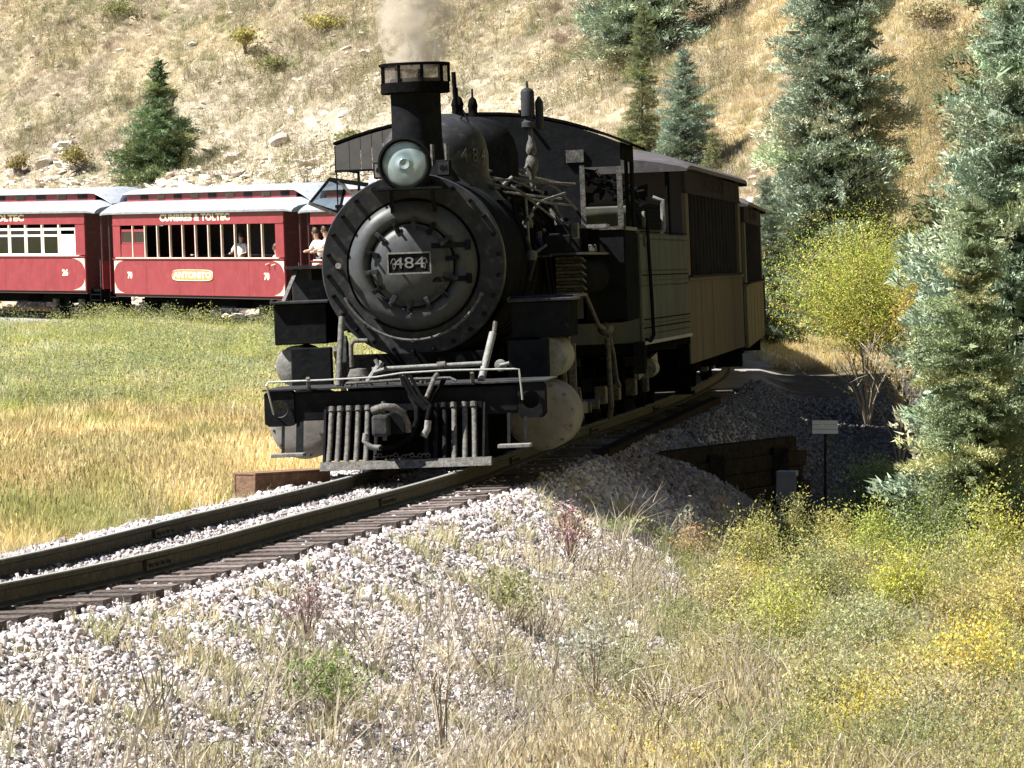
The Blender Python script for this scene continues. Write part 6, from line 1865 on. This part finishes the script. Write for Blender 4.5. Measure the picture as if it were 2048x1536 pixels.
# foreground plants one by one
FP = [(1140, 1130, .45, .55, "purplish-pink weed clump on the gravel shoulder", [(.45, .25, .27), (.5, .33, .30)], 500, 'redtwig'),
      (1385, 1150, .5, .5, "russet-orange dry grass clump at the gravel's end", [(.50, .30, .16), (.55, .40, .2)], 600, 'twig'),
      (615, 1290, .45, .5, "faded purple weed standing on the white gravel", [(.42, .30, .32), (.5, .4, .36)], 350, 'redtwig'),
      (1530, 1110, .40, .62, "cream-flowered weed lit against the dark hollow", [(.7, .65, .38), (.55, .55, .2)], 420, 'twig'),
      (1375, 1110, .3, .55, "thin grey-leaved stalk against the dark hollow", [(.45, .48, .36)], 120, 'twig'),
      (1240, 1090, .5, .28, "low green tuft where the gravel bank meets the shadow", [(.32, .4, .12), (.4, .45, .2)], 500, 'twig'),
      (660, 1460, .7, .5, "dark green leafy weed at the foot of the gravel", [(.2, .3, .08), (.3, .38, .12)], 900, 'twig'),
      (1020, 1260, .8, .45, "olive weed mound in the middle of the gravel slope", [(.30, .33, .12), (.4, .4, .18)], 900, 'twig'),
      (1190, 1420, .8, .7, "silvery sagebrush with bleached stems", [(.5, .5, .42), (.38, .4, .32)], 900, 'twig'),
      (1330, 1500, 1.1, .62, "tangle of bleached dead branches among the grass", [(.5, .45, .3)], 60, 'twig'),
      (1470, 1380, 1.2, .6, "grey tangle of dead branches beside the yellow weeds", [(.45, .42, .25)], 150, 'twig'),
      (1930, 1445, 1.1, .6, "bright yellow flowering rabbitbrush low in the corner thicket", [(.62, .48, .05), (.55, .44, .08), (.36, .34, .08)], 5000, 'twig'),
      (1570, 1350, 1.0, .65, "yellow-green leafy bush beside the dead branches", [(.36, .36, .06), (.28, .32, .07)], 5000, 'twig'),
      (1740, 1370, 1.0, .6, "grey-green bush between the rabbitbrush and the yellow-green bush", [(.24, .27, .13), (.30, .32, .18)], 4200, 'twig'),
      (2030, 1330, .9, .75, "tawny yellow bush at the picture's edge over the rabbitbrush", [(.46, .36, .10), (.34, .32, .10)], 4200, 'twig'),
      (1985, 1200, 1.1, .85, "yellowing bush below the pale spruce's boughs", [(.40, .37, .07), (.28, .32, .07)], 6000, 'twig'),
      (1860, 1180, 1.0, .75, "dark green bush next to the yellowing one below the boughs", [(.15, .21, .06), (.22, .28, .07)], 6000, 'twig'),
      (1760, 1165, .9, .70, "lime-green thicket in front of the hollow", [(.32, .37, .07), (.26, .32, .07)], 5500, 'twig'),
      (1668, 1150, .7, .60, "golden-tipped bush on the rim between the lime-green thicket and the grey box", [(.42, .38, .10), (.27, .28, .08)], 4200, 'twig'),
      (1590, 1150, .6, .62, "narrow dark olive bush on the rim just under the grey box", [(.18, .19, .06), (.26, .26, .09)], 3200, 'twig'),
      (1500, 1180, .8, .60, "olive-yellow bush where the gravel bank runs out", [(.31, .30, .09), (.25, .25, .08)], 4500, 'twig'),
      (1450, 1270, .9, .50, "low straw-coloured bush below the russet clump", [(.42, .36, .19), (.30, .28, .12)], 3600, 'twig'),
      (1640, 1250, 1.0, .65, "broad sage-coloured bush in the middle of the thicket", [(.24, .27, .14), (.33, .33, .13)], 5200, 'twig'),
      (1810, 1270, 1.0, .70, "bright yellow-green bush under the dark green one", [(.42, .42, .06), (.34, .36, .07)], 5500, 'twig'),
      (1930, 1300, .8, .55, "brownish half-dry bush between two yellow ones", [(.27, .20, .10), (.34, .30, .12)], 3200, 'redtwig'),
      (1850, 1500, 1.1, .55, "dry golden brush filling the bottom corner", [(.45, .36, .16), (.35, .32, .12)], 4000, 'twig'),
      (1650, 1500, 1.0, .5, "greenish-straw brush along the bottom edge", [(.35, .33, .14), (.28, .28, .11)], 3600, 'twig'),
      (885, 1520, .3, .8, "tall single brown stalk rising from the grass", [(.4, .3, .18)], 30, 'twig')]
for i, (px, py, w_, h_, lab, cols, nl, sm) in enumerate(FP):
    x, y, z = hit(px, py)
    big = nl > 2500
    bush("leafy_bush" if big else "weed_clump", lab, "bush" if big else "plant", x, y, z, w_, h_ * (1.32 if big else 1), 500 + i, [tuple(.82 * np.array(c_) + .18 * np.array([.29, .28, .115])) for c_ in cols] if big else cols, int(nl * 1.3) if big else nl, .030 if big else .035, 26 if big else (16 if nl > 100 else (4 if nl == 30 else 22)), sm, full=big, low=.05, stem_r=.006 if nl > 100 else .012)

# ------------------------------------------------------------------ small things by the line
def beam_box():
    o = empty("rusted_steel_beam", (-2.56, 49.2, -.235), (0, 0, R(-33)), "rusty steel beam end lying in the grass beside the rails", "beam")
    q = MB().box(-.13, .13, 0, 1.25, 0, .02).box(-.13, .13, 0, 1.25, .205, .225).box(.105, .13, .0, 1.25, .021, .204).box(-.13, -.105, .0, 1.25, .021, .204)
    q.build("channel", M['rust'], o, bevel=.004)
    MB().box(-.104, .104, .006, .02, .021, .204).build("end_plate", M['rust'], o)
beam_box()

def culvert():
    # stacked timbers shoring the bank beside the tender, with posts
    t = empty("timber_retaining_wall", (0, 0, 0), (0, 0, 0), "dark stacked-timber retaining wall in the shade beside the tender", "retaining wall")
    a, b = Vector((1.35, 60.0, 0)), Vector((3.75, 67.0, 0))
    dr = (b - a).normalized()
    for k, (z, i0, i1, off) in enumerate([(-.36, 0, .93, 0), (-.55, .02, .98, .03), (-.745, .05, .96, .02), (-.94, .1, 1.0, .05), (-1.135, .1, .97, .03), (-1.33, .2, 1.0, .03), (-1.525, .2, 1.0, .03)]):
        p, q_ = a.lerp(b, i0), a.lerp(b, i1)
        nn = Vector((dr.y, -dr.x, 0)) * off
        MB().bar(p + nn + Vector((0, 0, z)), q_ + nn + Vector((0, 0, z)), .2, .19).build("timber", M['timber'], t, bevel=.012)
    for f in (.40, .78):
        p = a.lerp(b, f) + Vector((dr.y, -dr.x, 0)) * .2
        MB().bar(p + Vector((0, 0, -1.7)), p + Vector((0, 0, -.36)), .2, .2).build("post", M['timber'], t, bevel=.012)
    w = empty("timber_guard_rail", (0, 0, 0), (0, 0, 0), "brown guard timber running along the track's edge under the coaches", "timber")
    MB().bar((1.0, 57.0, -.16), (3.05, 77.0, -.12), .16, .16).build("guard_beam", M['timber'], w, bevel=.01)
    # blue-grey post and box
    x, y, z = at_d(1578, 61.5)
    p = empty("marker_post", (x, y, z - .2), (0, 0, R(-12)), "squat blue-grey painted steel box on a timber post at the hollow", "post")
    MB().box(-.14, .10, -.1, .1, .45, .86).build("box", M['blue'], p, bevel=.01)
    MB().box(-.02, .16, -.06, .14, -.2, .80).build("post", M['timber'], p, bevel=.01)
    # small white board
    x, y, z = at_d(1650, 72.0)
    sgn = empty("small_sign", (x, y, -.33 - .09), (0, 0, R(-8)), "small white board sign standing in the coaches' shadow", "sign")
    for k in range(3):
        MB().box(-.18, .18, 0, .02, k * .064, k * .064 + .058).build("board", M['white'], sgn)
    MB().box(-.018, .018, .022, .06, z + .42, .1).build("sign_post", M['timber'], sgn)
    # red and white survey stake
    x, y, z = at_d(1790, 66.0)
    st = empty("survey_stake", (x, y, z), (0, R(2), 0), "thin survey stake with red and white bands by the hollow", "stake")
    for k in range(6):
        MB().bar((0, 0, k * .13 + (.0 if k else -.1)), (0, 0, k * .13 + .13), .018, .018).build("band", M['white'] if k % 2 else M['orange'], st)
    # weathered plank on the near rim
    x, y, z = hit(1760, 1085)
    o = MB().bar((x - .55, y, z + .06), (x + .45, y + .5, z + .12), .22, .08).build("weathered_plank", M['tie'], None, bevel=.01)
    tag(o, "weathered grey plank lying on the rim before the hollow", "plank")
culvert()

# ------------------------------------------------------------------ smoke
def smoke():
    m = bpy.data.materials.new("brown_smoke")
    m.use_nodes = True
    nt = m.node_tree
    nt.nodes.clear()
    out = nt.nodes.new("ShaderNodeOutputMaterial")
    pv = nt.nodes.new("ShaderNodeVolumePrincipled")
    pv.inputs['Color'].default_value = (.82, .74, .62, 1)
    tc = nt.nodes.new("ShaderNodeTexCoord")
    n = nt.nodes.new("ShaderNodeTexNoise")
    n.inputs['Scale'].default_value = 3.6
    n.inputs['Detail'].default_value = 6
    n.inputs['Distortion'].default_value = 1.6
    nt.links.new(tc.outputs['Object'], n.inputs[0])
    ln = nt.nodes.new("ShaderNodeVectorMath"); ln.operation = 'LENGTH'
    mp = nt.nodes.new("ShaderNodeMapping")
    mp.inputs['Scale'].default_value = (1 / .47, 1 / .47, .0001)
    nt.links.new(tc.outputs['Object'], mp.inputs[0]); nt.links.new(mp.outputs[0], ln.inputs[0])
    fall = nt.nodes.new("ShaderNodeMapRange")
    fall.inputs[1].default_value = .35; fall.inputs[2].default_value = 1.0; fall.inputs[3].default_value = 1; fall.inputs[4].default_value = 0
    nt.links.new(ln.outputs['Value'], fall.inputs[0])
    mr = nt.nodes.new("ShaderNodeMapRange")
    mr.inputs[1].default_value = .42; mr.inputs[2].default_value = .62; mr.inputs[3].default_value = 0; mr.inputs[4].default_value = 10
    nt.links.new(n.outputs[0], mr.inputs[0])
    mu = nt.nodes.new("ShaderNodeMath"); mu.operation = 'MULTIPLY'
    nt.links.new(mr.outputs[0], mu.inputs[0]); nt.links.new(fall.outputs[0], mu.inputs[1])
    nt.links.new(mu.outputs[0], pv.inputs['Density'])
    nt.links.new(pv.outputs[0], out.inputs['Volume'])
    q = MB().lathe([(0, 0), (.27, .02), (.36, .25), (.42, .6), (.45, 1.2), (.44, 1.9), (.3, 2.1), (0, 2.15)], (0, 0, 0), 'z', 32)
    Mx = Matrix.Translation(loco.location) @ loco.rotation_euler.to_matrix().to_4x4()
    o = q.build("smoke", m, None, smooth=True, loc=Mx @ Vector((BX, 2.35, 3.93)))
    tag(o, kind='stuff')
smoke()
